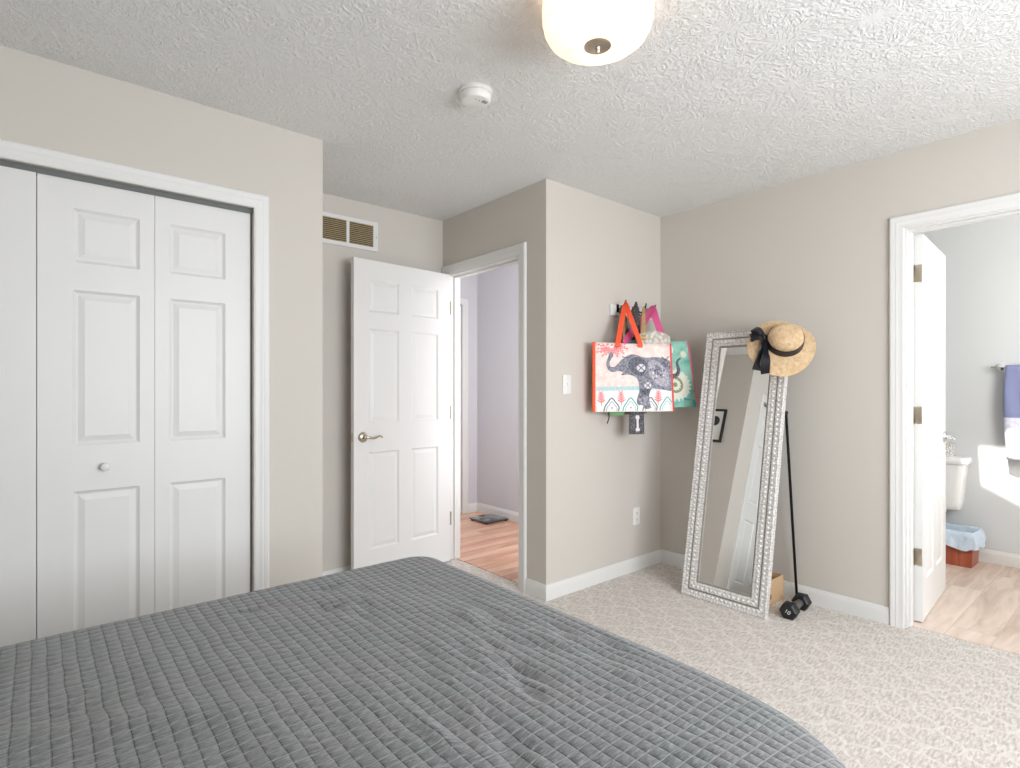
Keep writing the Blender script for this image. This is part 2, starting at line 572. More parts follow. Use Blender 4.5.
def poly(bm, pts, to3, off, mi=0):
    """thin printed shape: 2D outline mapped onto a surface, lifted by off"""
    vs = [bm.verts.new(to3(p[0], p[1], off)) for p in pts]
    f = bm.faces.new(vs)
    f.material_index = mi
    return f

def smooth_path(pts, sub=8):
    """Catmull-Rom through pts"""
    pts = [Vector(p) for p in pts]
    out = []
    n = len(pts)
    for i in range(n - 1):
        p0, p1, p2, p3 = pts[max(i - 1, 0)], pts[i], pts[i + 1], pts[min(i + 2, n - 1)]
        for k in range(sub):
            t = k / sub
            out.append(0.5 * ((2 * p1) + (p2 - p0) * t + (2 * p0 - 5 * p1 + 4 * p2 - p3) * t * t + (3 * p1 - p0 - 3 * p2 + p3) * t ** 3))
    out.append(pts[-1])
    return out

def copy_tree(o, parent=None):
    c = o.copy()
    COL.objects.link(c)
    if parent is not None:
        c.parent = parent
    for ch in [x for x in bpy.data.objects if x.parent == o]:
        copy_tree(ch, c)
    return c

# ------------------------------------------------------------------ the measured plan (metres)
H = 2.44
YC, XC = 2.681, 1.076          # closet wall face, its outer corner
YV = 3.402                     # back of the entry niche
XH = 2.255                     # wall with the hall door
YB = 2.328                     # wall with the hooks
XM = 3.381                     # wall with the mirror and the bathroom doorway
XL, YK = -1.10, -1.30          # left and back walls of the room
CL0, CL1, CLH = -0.745, 0.757, 2.040      # closet opening
HD0, HD1, HDH = 2.562, 3.334, 2.040       # hall doorway (y range, height)
BD0, BD1, BDH = 0.140, 0.868, 2.040       # bathroom doorway
XB = 5.12                      # bathroom far wall
HXF, HYE = 3.377, 4.475        # hall far wall, hall end wall

# floors
bm = nb(); box(bm, XL - .1, 3.445, YK - .1, YV + .1, -0.1, 0.0)
struct('floor_carpet', bm, M['carpet'], 'beige carpet with a pale trellis pattern across the bedroom', 'carpet')
bm = nb(); box(bm, 2.318, HXF + .1, YB + .05, HYE + .1, -0.05, 0.004)
struct('floor_hall', bm, M['wood_hall'], 'orange wood plank floor beyond the open hall door', 'floor')
bm = nb(); box(bm, 3.440, XB + .1, -0.95, 1.72, -0.05, 0.003)
struct('floor_bathroom', bm, M['wood_bath'], 'pale wood plank floor in the bathroom', 'floor')

# ceilings
bm = nb(); box(bm, XL - .1, 3.45, YK - .1, YV + .1, H, H + .1)
struct('ceiling', bm, M['ceiling'], 'white stomp-textured bedroom ceiling', 'ceiling')
bm = nb(); box(bm, 2.3, HXF + .1, YV + .1, HYE + .1, H, H + .1); box(bm, 3.45, HXF + .1, YB + .1, YV + .1, H, H + .1)
struct('ceiling_hall', bm, M['ceiling_plain'], 'plain white ceiling of the hall', 'ceiling')
# bathroom ceiling with a skylight opening (four slabs around a skewed well)
tz = H / SUN_TAN
def sky_x(z):                 # x on the ceiling that the sun carries to height z of the far wall
    return XB - (H - z) / SUN_TAN
sk = [(sky_x(0.815), 0.872), (sky_x(0.815), 0.35), (sky_x(0.25), 0.35), (sky_x(0.535), 0.872)]
bm = nb()
out = [(XB + .1, 1.72), (XB + .1, -1.0), (3.45, -1.0), (3.45, 1.72)]
lo = [[bm.verts.new((p[0], p[1], z)) for p in out] for z in (H, H + .02)]
li = [[bm.verts.new((p[0], p[1], z)) for p in sk] for z in (H, H + .02)]
for i in range(4):
    j = (i + 1) % 4
    bm.faces.new((lo[0][i], lo[0][j], li[0][j], li[0][i]))
    bm.faces.new((lo[1][i], li[1][i], li[1][j], lo[1][j]))
    bm.faces.new((li[0][i], li[0][j], li[1][j], li[1][i]))
    bm.faces.new((lo[0][i], lo[1][i], lo[1][j], lo[0][j]))
struct('ceiling_bathroom', bm, M['ceiling_plain'], 'plain white bathroom ceiling with a small skylight opening', 'ceiling')

# walls
T = 0.1
bm = nb()
box(bm, XL, CL0, YC, YC + T, 0, H); box(bm, CL1, XC, YC, YC + T, 0, H); box(bm, CL0, CL1, YC, YC + T, CLH, H)
struct('wall_closet', bm, M['wall'], 'greige wall around the white folding closet doors', 'wall')
bm = nb(); box(bm, XC - T, XC, YC + T, YV, 0, H)
struct('wall_niche_side', bm, M['wall'], 'short greige side wall of the entry niche', 'wall')
bm = nb(); box(bm, XL - T, 2.355, YV, YV + T, 0, H)
struct('wall_niche_back', bm, M['wall'], 'greige wall with the vent behind the open hall door', 'wall')
bm = nb()
box(bm, XH, XH + T, YB, HD0, 0, H); box(bm, XH, XH + T, HD1, YV, 0, H); box(bm, XH, XH + T, HD0, HD1, HDH, H)
struct('wall_hall_doorway', bm, M['wall'], 'shaded greige wall around the hall doorway', 'wall')
bm = nb(); box(bm, XH + T, XM, YB, YB + T, 0, H)
struct('wall_hooks', bm, M['wall'], 'greige wall where the tote bags hang', 'wall')
bm = nb()
box(bm, XM, XM + .12, YK, BD0, 0, H); box(bm, XM, XM + .12, BD1, YB + T, 0, H); box(bm, XM, XM + .12, BD0, BD1, BDH, H)
struct('wall_right', bm, M['wall'], 'greige wall behind the leaning mirror', 'wall')
WB = (0.40, 2.70, 0.75, 2.08)   # back window: x0 x1 z0 z1
bm = nb()
box(bm, XL, WB[0], YK - T, YK, 0, H); box(bm, WB[1], XM + .12, YK - T, YK, 0, H)
box(bm, WB[0], WB[1], YK - T, YK, 0, WB[2]); box(bm, WB[0], WB[1], YK - T, YK, WB[3], H)
struct('wall_back', bm, M['wall'], 'greige wall with the wide window behind the camera', 'wall')
bm = nb(); box(bm, XL - T, XL, YK - T, YV, 0, H)
struct('wall_left', bm, M['wall'], 'greige wall at the head of the bed', 'wall')
bm = nb(); box(bm, HXF, HXF + T, YB + T, HYE, 0, H)
struct('wall_hall_far', bm, M['wall_hall'], 'pale lilac grey wall across the hall', 'wall')
bm = nb()
HE0, HE1 = 2.50, 3.192
box(bm, XH, HE0, HYE, HYE + T, 0, H); box(bm, HE1, HXF + T, HYE, HYE + T, 0, H); box(bm, HE0, HE1, HYE, HYE + T, 2.05, H)
struct('wall_hall_end', bm, M['wall_hall'], 'pale wall at the end of the hall', 'wall')
bm = nb(); box(bm, XH, XH + T, YV + T, HYE, 0, H)
struct('wall_hall_near', bm, M['wall_hall'], 'hall wall behind the vent wall', 'wall')
bm = nb(); box(bm, XB, XB + T, -0.95, 1.72, 0, H)
struct('wall_bathroom_far', bm, M['wall_bath'], 'pale grey bathroom wall with a patch of sun', 'wall')
bm = nb(); box(bm, XM + .12, XB, 1.62, 1.72, 0, H)
struct('wall_bathroom_left', bm, M['wall_bath'], 'pale grey bathroom wall behind the open bathroom door', 'wall')
bm = nb(); box(bm, XM + .12, XB, -0.95, -0.85, 0, H)
struct('wall_bathroom_right', bm, M['wall_bath'], 'pale grey bathroom wall out to the right', 'wall')

def window(name, along, c0, c1, z0, z1, face, label):
    """double-hung sash frame in a wall opening; along 'x' or 'y'"""
    w = thing(name, label, 'window', kind='structure')
    def bx(b, a0, a1, d0, d1, q0, q1):
        if along == 'x':
            box(b, a0, a1, face - d1, face - d0, q0, q1, 0.003)
        else:
            box(b, face - d1, face - d0, a0, a1, q0, q1, 0.003)
    b = nb()
    for a0, a1, q0, q1 in ((c0, c0 + .05, z0, z1), (c1 - .05, c1, z0, z1), (c0 + .05, c1 - .05, z0, z0 + .05), (c0 + .05, c1 - .05, z1 - .05, z1)):
        bx(b, a0, a1, 0.04, 0.09, q0, q1)
    obj('window_frame', b, M['white'], w)
    b = nb()
    mid = (z0 + z1) / 2
    bx(b, c0 + .05, c1 - .05, 0.05, 0.08, mid - .02, mid + .02)
    cm = (c0 + c1) / 2
    bx(b, cm - .02, cm + .02, 0.05, 0.08, z0 + .05, mid - .02)
    bx(b, cm - .02, cm + .02, 0.05, 0.08, mid + .02, z1 - .05)
    obj('muntin', b, M['white'], w)
    b = nb(); bx(b, c0 - .06, c1 + .06, -0.03, 0.0, z0 - .03, z0)
    obj('window_sill', b, M['white'], w)
    return w
window('window_1', 'x', *WB, YK, 'wide white sash window behind the camera')

# ------------------------------------------------------------------ trim
CASE = [(0.0, 0.0), (0.0, 0.008), (0.006, 0.011), (0.012, 0.0105), (0.026, 0.0115), (0.034, 0.0145), (0.040, 0.0135), (0.048, 0.0165), (0.058, 0.0175), (0.064, 0.013), (0.066, 0.0)]
def casing(bm, to3, a0, a1, hh):
    """mitred three-sided casing; to3(a, depth, z)"""
    rings = []
    for o, d in CASE:
        rings.append([bm.verts.new(to3(a, d, z)) for a, z in ((a0 - o, 0.0), (a0 - o, hh + o), (a1 + o, hh + o), (a1 + o, 0.0))])
    for p, q in zip(rings, rings[1:]):
        for k in range(3):
            bm.faces.new((p[k], p[k + 1], q[k + 1], q[k]))
    bm.faces.new([r[0] for r in rings])
    bm.faces.new([r[3] for r in rings][::-1])
    return bm

def doorframe(bm, to3, a0, a1, hh, depth, stop=None):
    """jamb lining of thickness .018 inside the opening, plus a stop"""
    def bx(p0, p1, d0, d1, z0, z1):
        c = [to3(p, d, z) for p in (p0, p1) for d in (d0, d1) for z in (z0, z1)]
        box(bm, min(v[0] for v in c), max(v[0] for v in c), min(v[1] for v in c), max(v[1] for v in c), min(v[2] for v in c), max(v[2] for v in c))
    bx(a0, a0 + .008, -depth, 0, 0.004, hh); bx(a1 - .008, a1, -depth, 0, 0.004, hh); bx(a0 + .008, a1 - .008, -depth, 0, hh - .008, hh)
    if stop:
        s0, s1 = stop
        bx(a0 + .008, a0 + .018, s0, s1, 0.004, hh - .008); bx(a1 - .018, a1 - .008, s0, s1, 0.004, hh - .008); bx(a0 + .018, a1 - .018, s0, s1, hh - .018, hh - .008)

on_yc = lambda a, d, z: (a, YC - d, z)
on_xh = lambda a, d, z: (XH - d, a, z)
on_xm = lambda a, d, z: (XM - d, a, z)
on_he = lambda a, d, z: (a, HYE - d, z)
bm = nb(); casing(bm, on_yc, CL0, CL1, CLH)
struct('trim_1', bm, M['white'], 'white casing around the folding closet doors', 'door casing', True, 30)
bm = nb(); casing(bm, on_xh, HD0, HD1, HDH); doorframe(bm, on_xh, HD0, HD1, HDH, T, (-0.09, -0.045))
struct('trim_2', bm, M['white'], 'white casing and jamb of the hall doorway', 'door casing', True, 30)
bm = nb(); casing(bm, on_xm, BD0, BD1, BDH); doorframe(bm, on_xm, BD0, BD1, BDH, .12, (-0.075, -0.03))
struct('trim_3', bm, M['white'], 'white casing and jamb of the bathroom doorway', 'door casing', True, 30)
bm = nb(); casing(bm, on_he, HE0, HE1, 2.05)
struct('trim_4', bm, M['white'], 'white door casing at the end of the hall', 'door casing', True, 30)

BASE = [(0.0, 0.0), (0.0125, 0.0), (0.0125, 0.062), (0.011, 0.070), (0.007, 0.078), (0.005, 0.087), (0.0, 0.088)]
def base_run(name, label, to3, a0, a1, m0=0, m1=0):
    """baseboard; m: +1 extends the end by the depth (outer corner), -1 shortens it (inner corner)"""
    b = nb()
    r0 = [b.verts.new(to3(a0 - m0 * d, d, z)) for d, z in BASE]
    r1 = [b.verts.new(to3(a1 + m1 * d, d, z)) for d, z in BASE]
    n = len(BASE)
    for k in range(n):
        b.faces.new((r0[k], r0[(k + 1) % n], r1[(k + 1) % n], r1[k]))
    b.faces.new(r0); b.faces.new(r1[::-1])
    return struct(name, b, M['white'], label, 'baseboard', True, 35)
base_run('baseboard_hooks', 'white baseboard under the hanging tote bags', lambda a, d, z: (a, YB - d, z), XH, XM, 1, -1)
base_run('baseboard_right', 'white baseboard behind the leaning mirror', lambda a, d, z: (XM - d, a, z), BD1 + .066, YB, 0, -1)
base_run('baseboard_right_rear', 'white baseboard on the near side of the bathroom doorway', lambda a, d, z: (XM - d, a, z), YK, BD0 - .066)
base_run('baseboard_hall_doorway', 'short white baseboard between hall doorway and wall corner', lambda a, d, z: (XH - d, a, z), YB, HD0 - .066, 1, 0)
base_run('baseboard_closet', 'short white baseboard right of the closet doors', lambda a, d, z: (a, YC - d, z), CL1 + .066, XC, 0, 1)
base_run('baseboard_niche_side', 'white baseboard on the side of the entry niche', lambda a, d, z: (XC + d, a, z), YC, YV, 1, -1)
base_run('baseboard_niche_back', 'white baseboard behind the open hall door', lambda a, d, z: (a, YV - d, z), XC, XH, -1, 0)
base_run('baseboard_hall_far', 'white baseboard beside the bathroom scale', lambda a, d, z: (HXF - d, a, z + .004), YB + T, HYE, 0, -1)
base_run('baseboard_hall_end', 'white baseboard stub at the end of the hall', lambda a, d, z: (a, HYE - d, z + .004), HE1 + .066, HXF, 0, -1)
base_run('baseboard_bathroom', 'white baseboard on the sunlit bathroom wall', lambda a, d, z: (XB - d, a, z + .003), -0.85, 1.62)

# ------------------------------------------------------------------ doors
def slab(w, h, t, panels, sides=(0, 1)):
    """raised-panel door slab: x 0..w, y 0..t, z 0..h; panels = [(x0,x1,z0,z1)]"""
    b = nb()
    xs = sorted({0, w, *[p[0] for p in panels], *[p[1] for p in panels]})
    zs = sorted({0, h, *[p[2] for p in panels], *[p[3] for p in panels]})
    for side, y in ((0, 0.0), (1, t)):
        g = {(i, j): b.verts.new((x, y, z)) for i, x in enumerate(xs) for j, z in enumerate(zs)}
        pf = []
        for i in range(len(xs) - 1):
            for j in range(len(zs) - 1):
                q = [g[(i, j)], g[(i + 1, j)], g[(i + 1, j + 1)], g[(i, j + 1)]]
                f = b.faces.new(q if side == 0 else q[::-1])
                cx, cz = (xs[i] + xs[i + 1]) / 2, (zs[j] + zs[j + 1]) / 2
                if any(p[0] < cx < p[1] and p[2] < cz < p[3] for p in panels) and side in sides:
                    pf.append(f)
        b.normal_update()
        sg = -1 if side == 0 else 1
        for f in pf:
            prev = f.verts[:]
            cur = f
            for th, dp in ((0.010, -0.006), (0.006, -0.003), (0.006, 0.0), (0.030, 0.0065)):
                bmesh.ops.inset_individual(b, faces=[cur], thickness=th, depth=0)
                for v in cur.verts:
                    v.co.y += sg * dp
        # rim
    rim = [(0, 0), (w, 0), (w, h), (0, h)]
    a = [b.verts.new((x, 0, z)) for x, z in rim]
    c = [b.verts.new((x, t, z)) for x, z in rim]
    for k in range(4):
        b.faces.new((a[k], a[(k + 1) % 4], c[(k + 1) % 4], c[k]))
    bmesh.ops.remove_doubles(b, verts=b.verts[:], dist=1e-5)
    return b

ROWS = [(1.700, 1.905), (1.000, 1.595), (0.205, 0.818)]
def six(w):
    st, mu = 0.105, 0.095
    pw = (w - 2 * st - mu) / 2
    return [(x0, x0 + pw, z0, z1) for z0, z1 in ROWS for x0 in (st, st + pw + mu)]

def lever(parent, x, y, z, s, dirx, mat):
    """round rose and curved lever on a face at y; s = outward sign along y"""
    b = nb()
    rot = Matrix.Translation((x, y, z)) @ Matrix.Rotation(R(-90 * s), 4, 'X')
    lathe(b, [(0.0, 0.0), (0.033, 0.0), (0.033, 0.004), (0.028, 0.011), (0.018, 0.014), (0.012, 0.016), (0.012, 0.045), (0.0, 0.047)], 24, rot)
    hnd = obj('handle', b, mat, parent, True, 40)
    b = nb()
    p = smooth_path([(x, y + s * .045, z), (x + dirx * .02, y + s * .05, z - .002), (x + dirx * .055, y + s * .05, z - .006), (x + dirx * .09, y + s * .047, z + .006), (x + dirx * .115, y + s * .043, z - .004)], 6)
    n = len(p)
    tube(b, p, [0.0085 - 0.003 * i / n for i in range(n)], 10)
    lv = obj('lever', b, mat, hnd, True)
    return hnd

def hinge(parent, x, y0, y1, z, mat, ky):
    b = nb()
    box(b, x - .0025, x, y0, y1, z - .045, z + .045, 0.0008)
    tube(b, [(x - .004, ky, z - .047), (x - .004, ky, z + .047)], 0.0055, 10)
    return obj('hinge', b, mat, parent, True, 40)

# hall door, opened back against the niche
DW = 0.755
d1 = thing('door_1', 'white six-panel hall door standing open under the vent', 'door', (2.243, 3.330, 0.008), R(184.6), None, 'structure')
obj('door_panel', slab(DW, 2.025, 0.035, six(DW)), M['white'], d1)
lever(d1, DW - .062, 0.035, 0.915, 1, -1, M['nickel'])
lever(d1, DW - .062, 0.0, 0.915, -1, -1, M['nickel'])
b = nb(); box(b, DW, DW + .0012, 0.006, 0.029, 0.888, 0.945)
obj('latch_plate', b, M['nickel'], d1)
for z in (1.79, 1.05, 0.30):
    hinge(d1, -0.001, 0.003, 0.034, z, M['nickel'], 0.036)
b = nb(); box(b, XH + .03, XH + .06, HD0 + .008, HD0 + .0095, 0.885, 0.965)
tag(obj('strike_plate', b, M['nickel']), 'small metal strike plate on the right jamb of the hall doorway', 'strike plate', None, 'structure')

# bathroom door, opened into the bathroom
d2 = thing('door_2', 'white six-panel bathroom door standing open into the bathroom', 'door', (3.512, 0.862, 0.010), R(4.0), None, 'structure')
BW = 0.705
def flip_y(b, t):
    for v in b.verts:
        v.co.y = v.co.y - t
    return b
obj('door_panel', flip_y(slab(BW, 2.02, 0.038, six(BW)), 0.038), M['white'], d2)
def knob(parent, x, y, z, s, mat, r=0.027, name='handle'):
    b = nb()
    rot = Matrix.Translation((x, y, z)) @ Matrix.Rotation(R(-90 * s), 4, 'X')
    lathe(b, [(0, 0), (r * 1.2, 0), (r * 1.2, .004), (r * .95, .009), (r * .45, .011), (r * .42, .028), (r * .9, .038), (r * 1.05, .05), (r * .85, .062), (0, .067)], 24, rot)
    return obj(name, b, mat, parent, True, 40)
lever(d2, BW - .06, -0.038, 0.925, -1, -1, M['chrome'])
lever(d2, BW - .06, 0.0, 0.925, 1, -1, M['chrome'])
for z in (1.815, 1.075, 0.335):
    h_ = hinge(d2, -0.0005, -0.036, -0.002, z, M['nickel'], 0.004)
for k_, z in enumerate((1.825, 1.085, 0.345)):
    b = nb(); box(b, XM + .085, XM + .12, BD1 - .0095, BD1 - .008, z - .045, z + .045)
    tag(obj('hinge_leaf', b, M['nickel']), ('upper', 'middle', 'lowest')[k_] + ' metal hinge leaf on the bathroom door jamb', 'hinge', 'hinge leaves on the bathroom jamb', 'structure')

# hall end door (closed)
d4 = thing('door_5', 'closed white door at the end of the hall', 'door', (HE0 + .003, HYE + .01, 0.012), 0, None, 'structure')
obj('door_panel', slab(HE1 - HE0 - .006, 2.03, 0.035, six(HE1 - HE0 - .006)), M['white'], d4)

# closet: folding pairs
LW, LH = 0.3700, 2.021
def leaf_panels(side):
    x0 = 0.104 if side == 0 else 0.051
    return [(x0, x0 + .215, z0 - .012, z1 - .012) for z0, z1 in ((1.705, 1.912), (1.003, 1.600), (0.210, 0.828))]
def bifold(name, label, x0, z, knob_x, yoff, s0, s1):
    d = thing(name, label, 'door', (x0, YC + yoff, z), 0, None, 'structure')
    for i, sd in enumerate((s0, s1)):
        lf = obj('door_leaf', slab(LW, LH, 0.03, leaf_panels(sd)), M['white'], d)
        lf.location = (i * (LW + .0015), 0, 0)
        if knob_x is not None and knob_x[0] == i:
            b = nb()
            rot = Matrix.Translation((knob_x[1], 0, 0.905)) @ Matrix.Rotation(R(90), 4, 'X')
            lathe(b, [(0, 0), (.009, 0), (.008, .012), (.013, .017), (.0165, .024), (.0145, .031), (.007, .034), (0, .0345)], 20, rot)
            obj('knob', b, M['white'], lf, True, 50)
    for px in (0.03, 2 * LW - .03):
        b = nb(); tube(b, [(px, .015, LH), (px, .015, LH + .02)], 0.005, 10); tube(b, [(px - .012, .015, LH + .012), (px + .012, .015, LH + .012)], 0.006, 10)
        obj('track_pivot', b, M['nickel'], d, True, 40)
    return d
bifold('door_3', 'right-hand pair of white folding closet doors with a round knob', 0.0085, 0.012, (0, 0.203), 0.026, 0, 1)
bifold('door_4', 'left-hand pair of white folding closet doors at the photo edge', -0.7355, 0.016, (1, 0.17), 0.020, 0, 1)
b = nb()
box(b, CL0 + .002, CL1 - .002, YC + .018, YC + .022, CLH - .022, CLH - .001); box(b, CL0 + .002, CL1 - .002, YC + .058, YC + .062, CLH - .022, CLH - .001); box(b, CL0 + .002, CL1 - .002, YC + .022, YC + .058, CLH - .004, CLH - .001)
struct('trim_5', b, plain('grey_track', (104, 108, 106), .6, vary=.05), 'metal track above the folding closet doors', 'door track')

# ------------------------------------------------------------------ bed and quilt
BX0, BX1, BY0, BY1, BZ = -0.965, 1.108, 0.262, 1.772, 0.634
bed = thing('bed', 'low bed hidden under the dark grey quilt', 'bed', ((BX0 + BX1) / 2, (BY0 + BY1) / 2, 0))
hx, hy = (BX1 - BX0) / 2 - .085, (BY1 - BY0) / 2 - .085
b = nb(); box(b, -hx, hx, -hy, hy, 0.355, BZ - .075, 0.05, 0, 4)
obj('mattress', b, M['mattress'], bed, True, 40)
b = nb(); box(b, -hx, hx, -hy, hy, 0.165, 0.353, 0.02)
obj('box_spring', b, M['mattress'], bed, True, 40)
b = nb(); box(b, -hx + .01, hx - .01, -hy + .01, hy - .01, 0.12, 0.163, 0.004)
obj('bed_frame', b, M['black_metal'], bed)
for sx in (-1, 1):
    for sy in (-1, 1):
        b = nb(); tube(b, [(sx * (hx - .12), sy * (hy - .12), 0.0), (sx * (hx - .12), sy * (hy - .12), 0.12)], [0.022, 0.028], 14)
        obj('leg', b, M['black_metal'], bed, True, 40)

def quilt():
    step = 0.0125
    r = 0.070
    drop = 0.36
    reach = r * pi / 2 + drop - r
    b = nb()
    uvl = b.loops.layers.uv.new('UVMap')
    # core rectangle (flat part)
    cx0, cx1, cy0, cy1 = BX0 + .02, BX1 - r, BY0 + r, BY1 - r
    nx = int((cx1 - cx0 + reach) / step) + 1
    ny = int((cy1 - cy0 + 2 * reach) / step) + 1
    rc = 0.06          # extra plan rounding of the corners
    vs = {}
    rnd = random.Random(11)
    dents = [(0.44, 1.58, .05, .02, -.010, .2), (0.13, 1.18, .25, .05, .010, -.5), (-.02, 1.3, .2, .05, -.008, -.4), (.66, 1.60, .035, .02, -.012, .1), (.62, 1.46, .035, .02, -.010, .1)]
    for cx_, cy_, n_ in ((0.86, 1.15, 9), (0.72, 0.95, 9), (0.95, 0.80, 8), (0.66, 1.40, 6), (0.60, .75, 7), (0.80, 1.55, 4)):
        for _ in range(n_):
            dents.append((cx_ + rnd.uniform(-.09, .09), cy_ + rnd.uniform(-.16, .16), rnd.uniform(.008, .015), rnd.uniform(.025, .07), rnd.choice((-1, -1, 1)) * rnd.uniform(.0035, .008), rnd.uniform(-.3, .3)))
    for i in range(nx):
        for j in range(ny):
            s = cx0 + i * step
            t = cy0 - reach + j * step
            rc = 0.05 + 0.09 * max(0.0, min(1.0, (1.0 - t) / .5))
            qx = min(max(s, cx0), cx1 - rc); qy = min(max(t, cy0 + rc), cy1 - rc)
            dx, dy = s - qx, t - qy
            L = hypot(dx, dy)
            Le = L
            # flat plateau up to the rounded-rectangle border
            m = 0.0
            if L > 0:
                ux, uy = dx / L, dy / L
                k = 1.0 / max(abs(ux), abs(uy))
                m = rc * (1.0 + 0.0 * k)
            if L <= m or L == 0:
                p = Vector((s, t, BZ)); Le = 0
            else:
                e = L - m
                if e > reach + 0.03:
                    continue
                Le = e
                a = min(e / r, pi / 2)
                ho = r * sin(a)
                dr = r * (1 - cos(a)) + max(0.0, e - r * pi / 2)
                ang = atan2(dy, dx)
                side = max(0.0, e - r * pi / 2)
                corner = abs(sin(2 * ang)) if (dx > 0 and abs(dy) > 0) else 0.0
                ho += 0.006 * sin((s + t) * 14.0) * min(1, side / .15)
                p = Vector((qx + ux * (m + ho), qy + uy * (m + ho), BZ - dr))
            if Le < r * pi / 2:
                p.z -= 0.048 * math.exp(-(((s - BX1) / .16) ** 2 + ((t - BY0) / .20) ** 2))
            n3 = noise.noise(Vector((s * 3.1, t * 3.1, 0.3))) * 0.004 + noise.noise(Vector((s * 9.0, t * 7.0, 4.3))) * 0.0035 + noise.noise(Vector((s * 22.0, t * 16.0, 7.3))) * 0.0018
            n3 *= max(.25, min(1.0, (cy1 - t) / .10, (cx1 - s) / .08))
            for cx, cy, wx, wy, am, rot in dents:
                ax, ay = s - cx, t - cy
                c_, s_ = cos(rot), sin(rot)
                ux_, uy_ = ax * c_ + ay * s_, -ax * s_ + ay * c_
                n3 += am * math.exp(-(ux_ / wx) ** 2 - (uy_ / wy) ** 2)
            p.z += n3 if Le < r * pi / 2 else n3 * 0.3
            vs[(i, j)] = (b.verts.new(p), s, t)
    for i in range(nx - 1):
        for j in range(ny - 1):
            q = [vs.get((i, j)), vs.get((i + 1, j)), vs.get((i + 1, j + 1)), vs.get((i, j + 1))]
            if any(x is None for x in q):
                continue
            f = b.faces.new([x[0] for x in q])
            for lp, x in zip(f.loops, q):
                lp[uvl].uv = (x[1], x[2])
    o = obj('quilt', b, M['quilt'], None, True)
    md = o.modifiers.new('thickness', 'SOLIDIFY')
    md.thickness = 0.010
    md.offset = -1
    return tag(o, 'dark grey quilted bedspread with small stitched squares over the bed', 'quilt')
quilt()

# ------------------------------------------------------------------ ceiling lamp and smoke detector
lamp = thing('ceiling_lamp', 'round frosted glass ceiling light with a nickel finial, lit', 'ceiling light', (1.322, 1.138, H))
b = nb(); lathe(b, [(0, 0), (.07, 0), (.07, -.012), (.06, -.03), (.012, -.034), (.008, -.15), (0, -.15)], 32)
obj('canopy', b, M['nickel'], lamp, True, 40)
b = nb()
lathe(b, [(.154, -.016), (.165, -.019), (.169, -.028), (.1705, -.058), (.169, -.088), (.163, -.112), (.152, -.132), (.134, -.147), (.105, -.157), (.06, -.161), (.010, -.162)], 64)
obj('lamp_shade', b, M['shade'], lamp, True, 60)
b = nb(); lathe(b, [(0, -.1625), (.041, -.1625), (.042, -.1655), (.036, -.169), (.009, -.171), (.006, -.177), (.0085, -.181), (.006, -.186), (0, -.187)], 28)
obj('finial', b, M['nickel'], lamp, True, 40)
for sx in (-1, 1):
    ld = bpy.data.lights.new('bulb', 'POINT')
    ld.energy = BULB
    ld.color = (1.0, 0.80, 0.62)
    ld.shadow_soft_size = 0.03
    lo2 = bpy.data.objects.new('bulb', ld)
    COL.objects.link(lo2)
    lo2.parent = lamp
    lo2.location = (sx * .062, sx * .03, -.085)

det = thing('smoke_detector', 'round white smoke detector on the textured ceiling', 'smoke detector', (1.378, 1.838, H))
b = nb(); lathe(b, [(0, 0), (.068, 0), (.069, -.010), (.066, -.014), (0, -.014)], 40)
obj('base', b, M['plastic'], det, True, 40)
b = nb(); lathe(b, [(0, -.014), (.060, -.014), (.064, -.018), (.063, -.034), (.056, -.044), (.044, -.047), (.0, -.048)], 40)
obj('cover', b, M['plastic'], det, True, 40)
b = nb(); box(b, .012, .034, -.040, -.024, -.0500, -.0470, .001)
obj('test_button', b, plain('grey_plastic', (150, 148, 146), .5, vary=.05), det)
b = nb()
for k in (0, 1):
    tube(b, [(-.018 + k * .016, -.026, -.0485), (-.018 + k * .016, -.026, -.0465)], .0022, 8)
obj('indicator', b, plain('dark_lens', (90, 80, 80), .3, vary=.05), det)

# ------------------------------------------------------------------ vent, switch, outlet
vent = thing('air_vent', 'white two-bay air return vent high on the niche wall', 'vent', (1.318, YV, 2.132))
vw, vh = 0.420, 0.193
b = nb()
for x0, x1, z0, z1 in ((0, vw, 0, .026), (0, vw, vh - .026, vh), (0, .034, .026, vh - .026), (vw - .034, vw, .026, vh - .026), (vw / 2 - .010, vw / 2 + .010, .026, vh - .026)):
    box(b, x0, x1, -.009, -.0005, z0, z1, .0015)
obj('frame', b, M['white'], vent)
b = nb(); box(b, .030, vw - .030, -.002, -.0006, .022, vh - .022)
obj('backing', b, M['dark'], vent)  # dark sheet painted for the unlit duct behind the slats
for x0, x1 in ((.034, vw / 2 - .010), (vw / 2 + .010, vw - .034)):
    b = nb()
    nsl = 12
    for k in range(nsl):
        z = .030 + (vh - .060) * k / (nsl - 1)
        vs = [b.verts.new(p) for p in ((x0, -.0075, z - .004), (x1, -.0075, z - .004), (x1, -.0025, z + .004), (x0, -.0025, z + .004))]
        vs2 = [b.verts.new((v.co.x, v.co.y, v.co.z + .0014)) for v in vs]
        b.faces.new(vs); b.faces.new(vs2[::-1])
        for i in range(4):
            b.faces.new((vs[i], vs[(i + 1) % 4], vs2[(i + 1) % 4], vs2[i]))
    obj('louvers', b, M['louver'], vent)
b = nb(); tube(b, [(vw - .014, -.0105, vh * .48), (vw - .014, -.0085, vh * .48)], .003, 10)
obj('screw', b, M['black_metal'], vent)

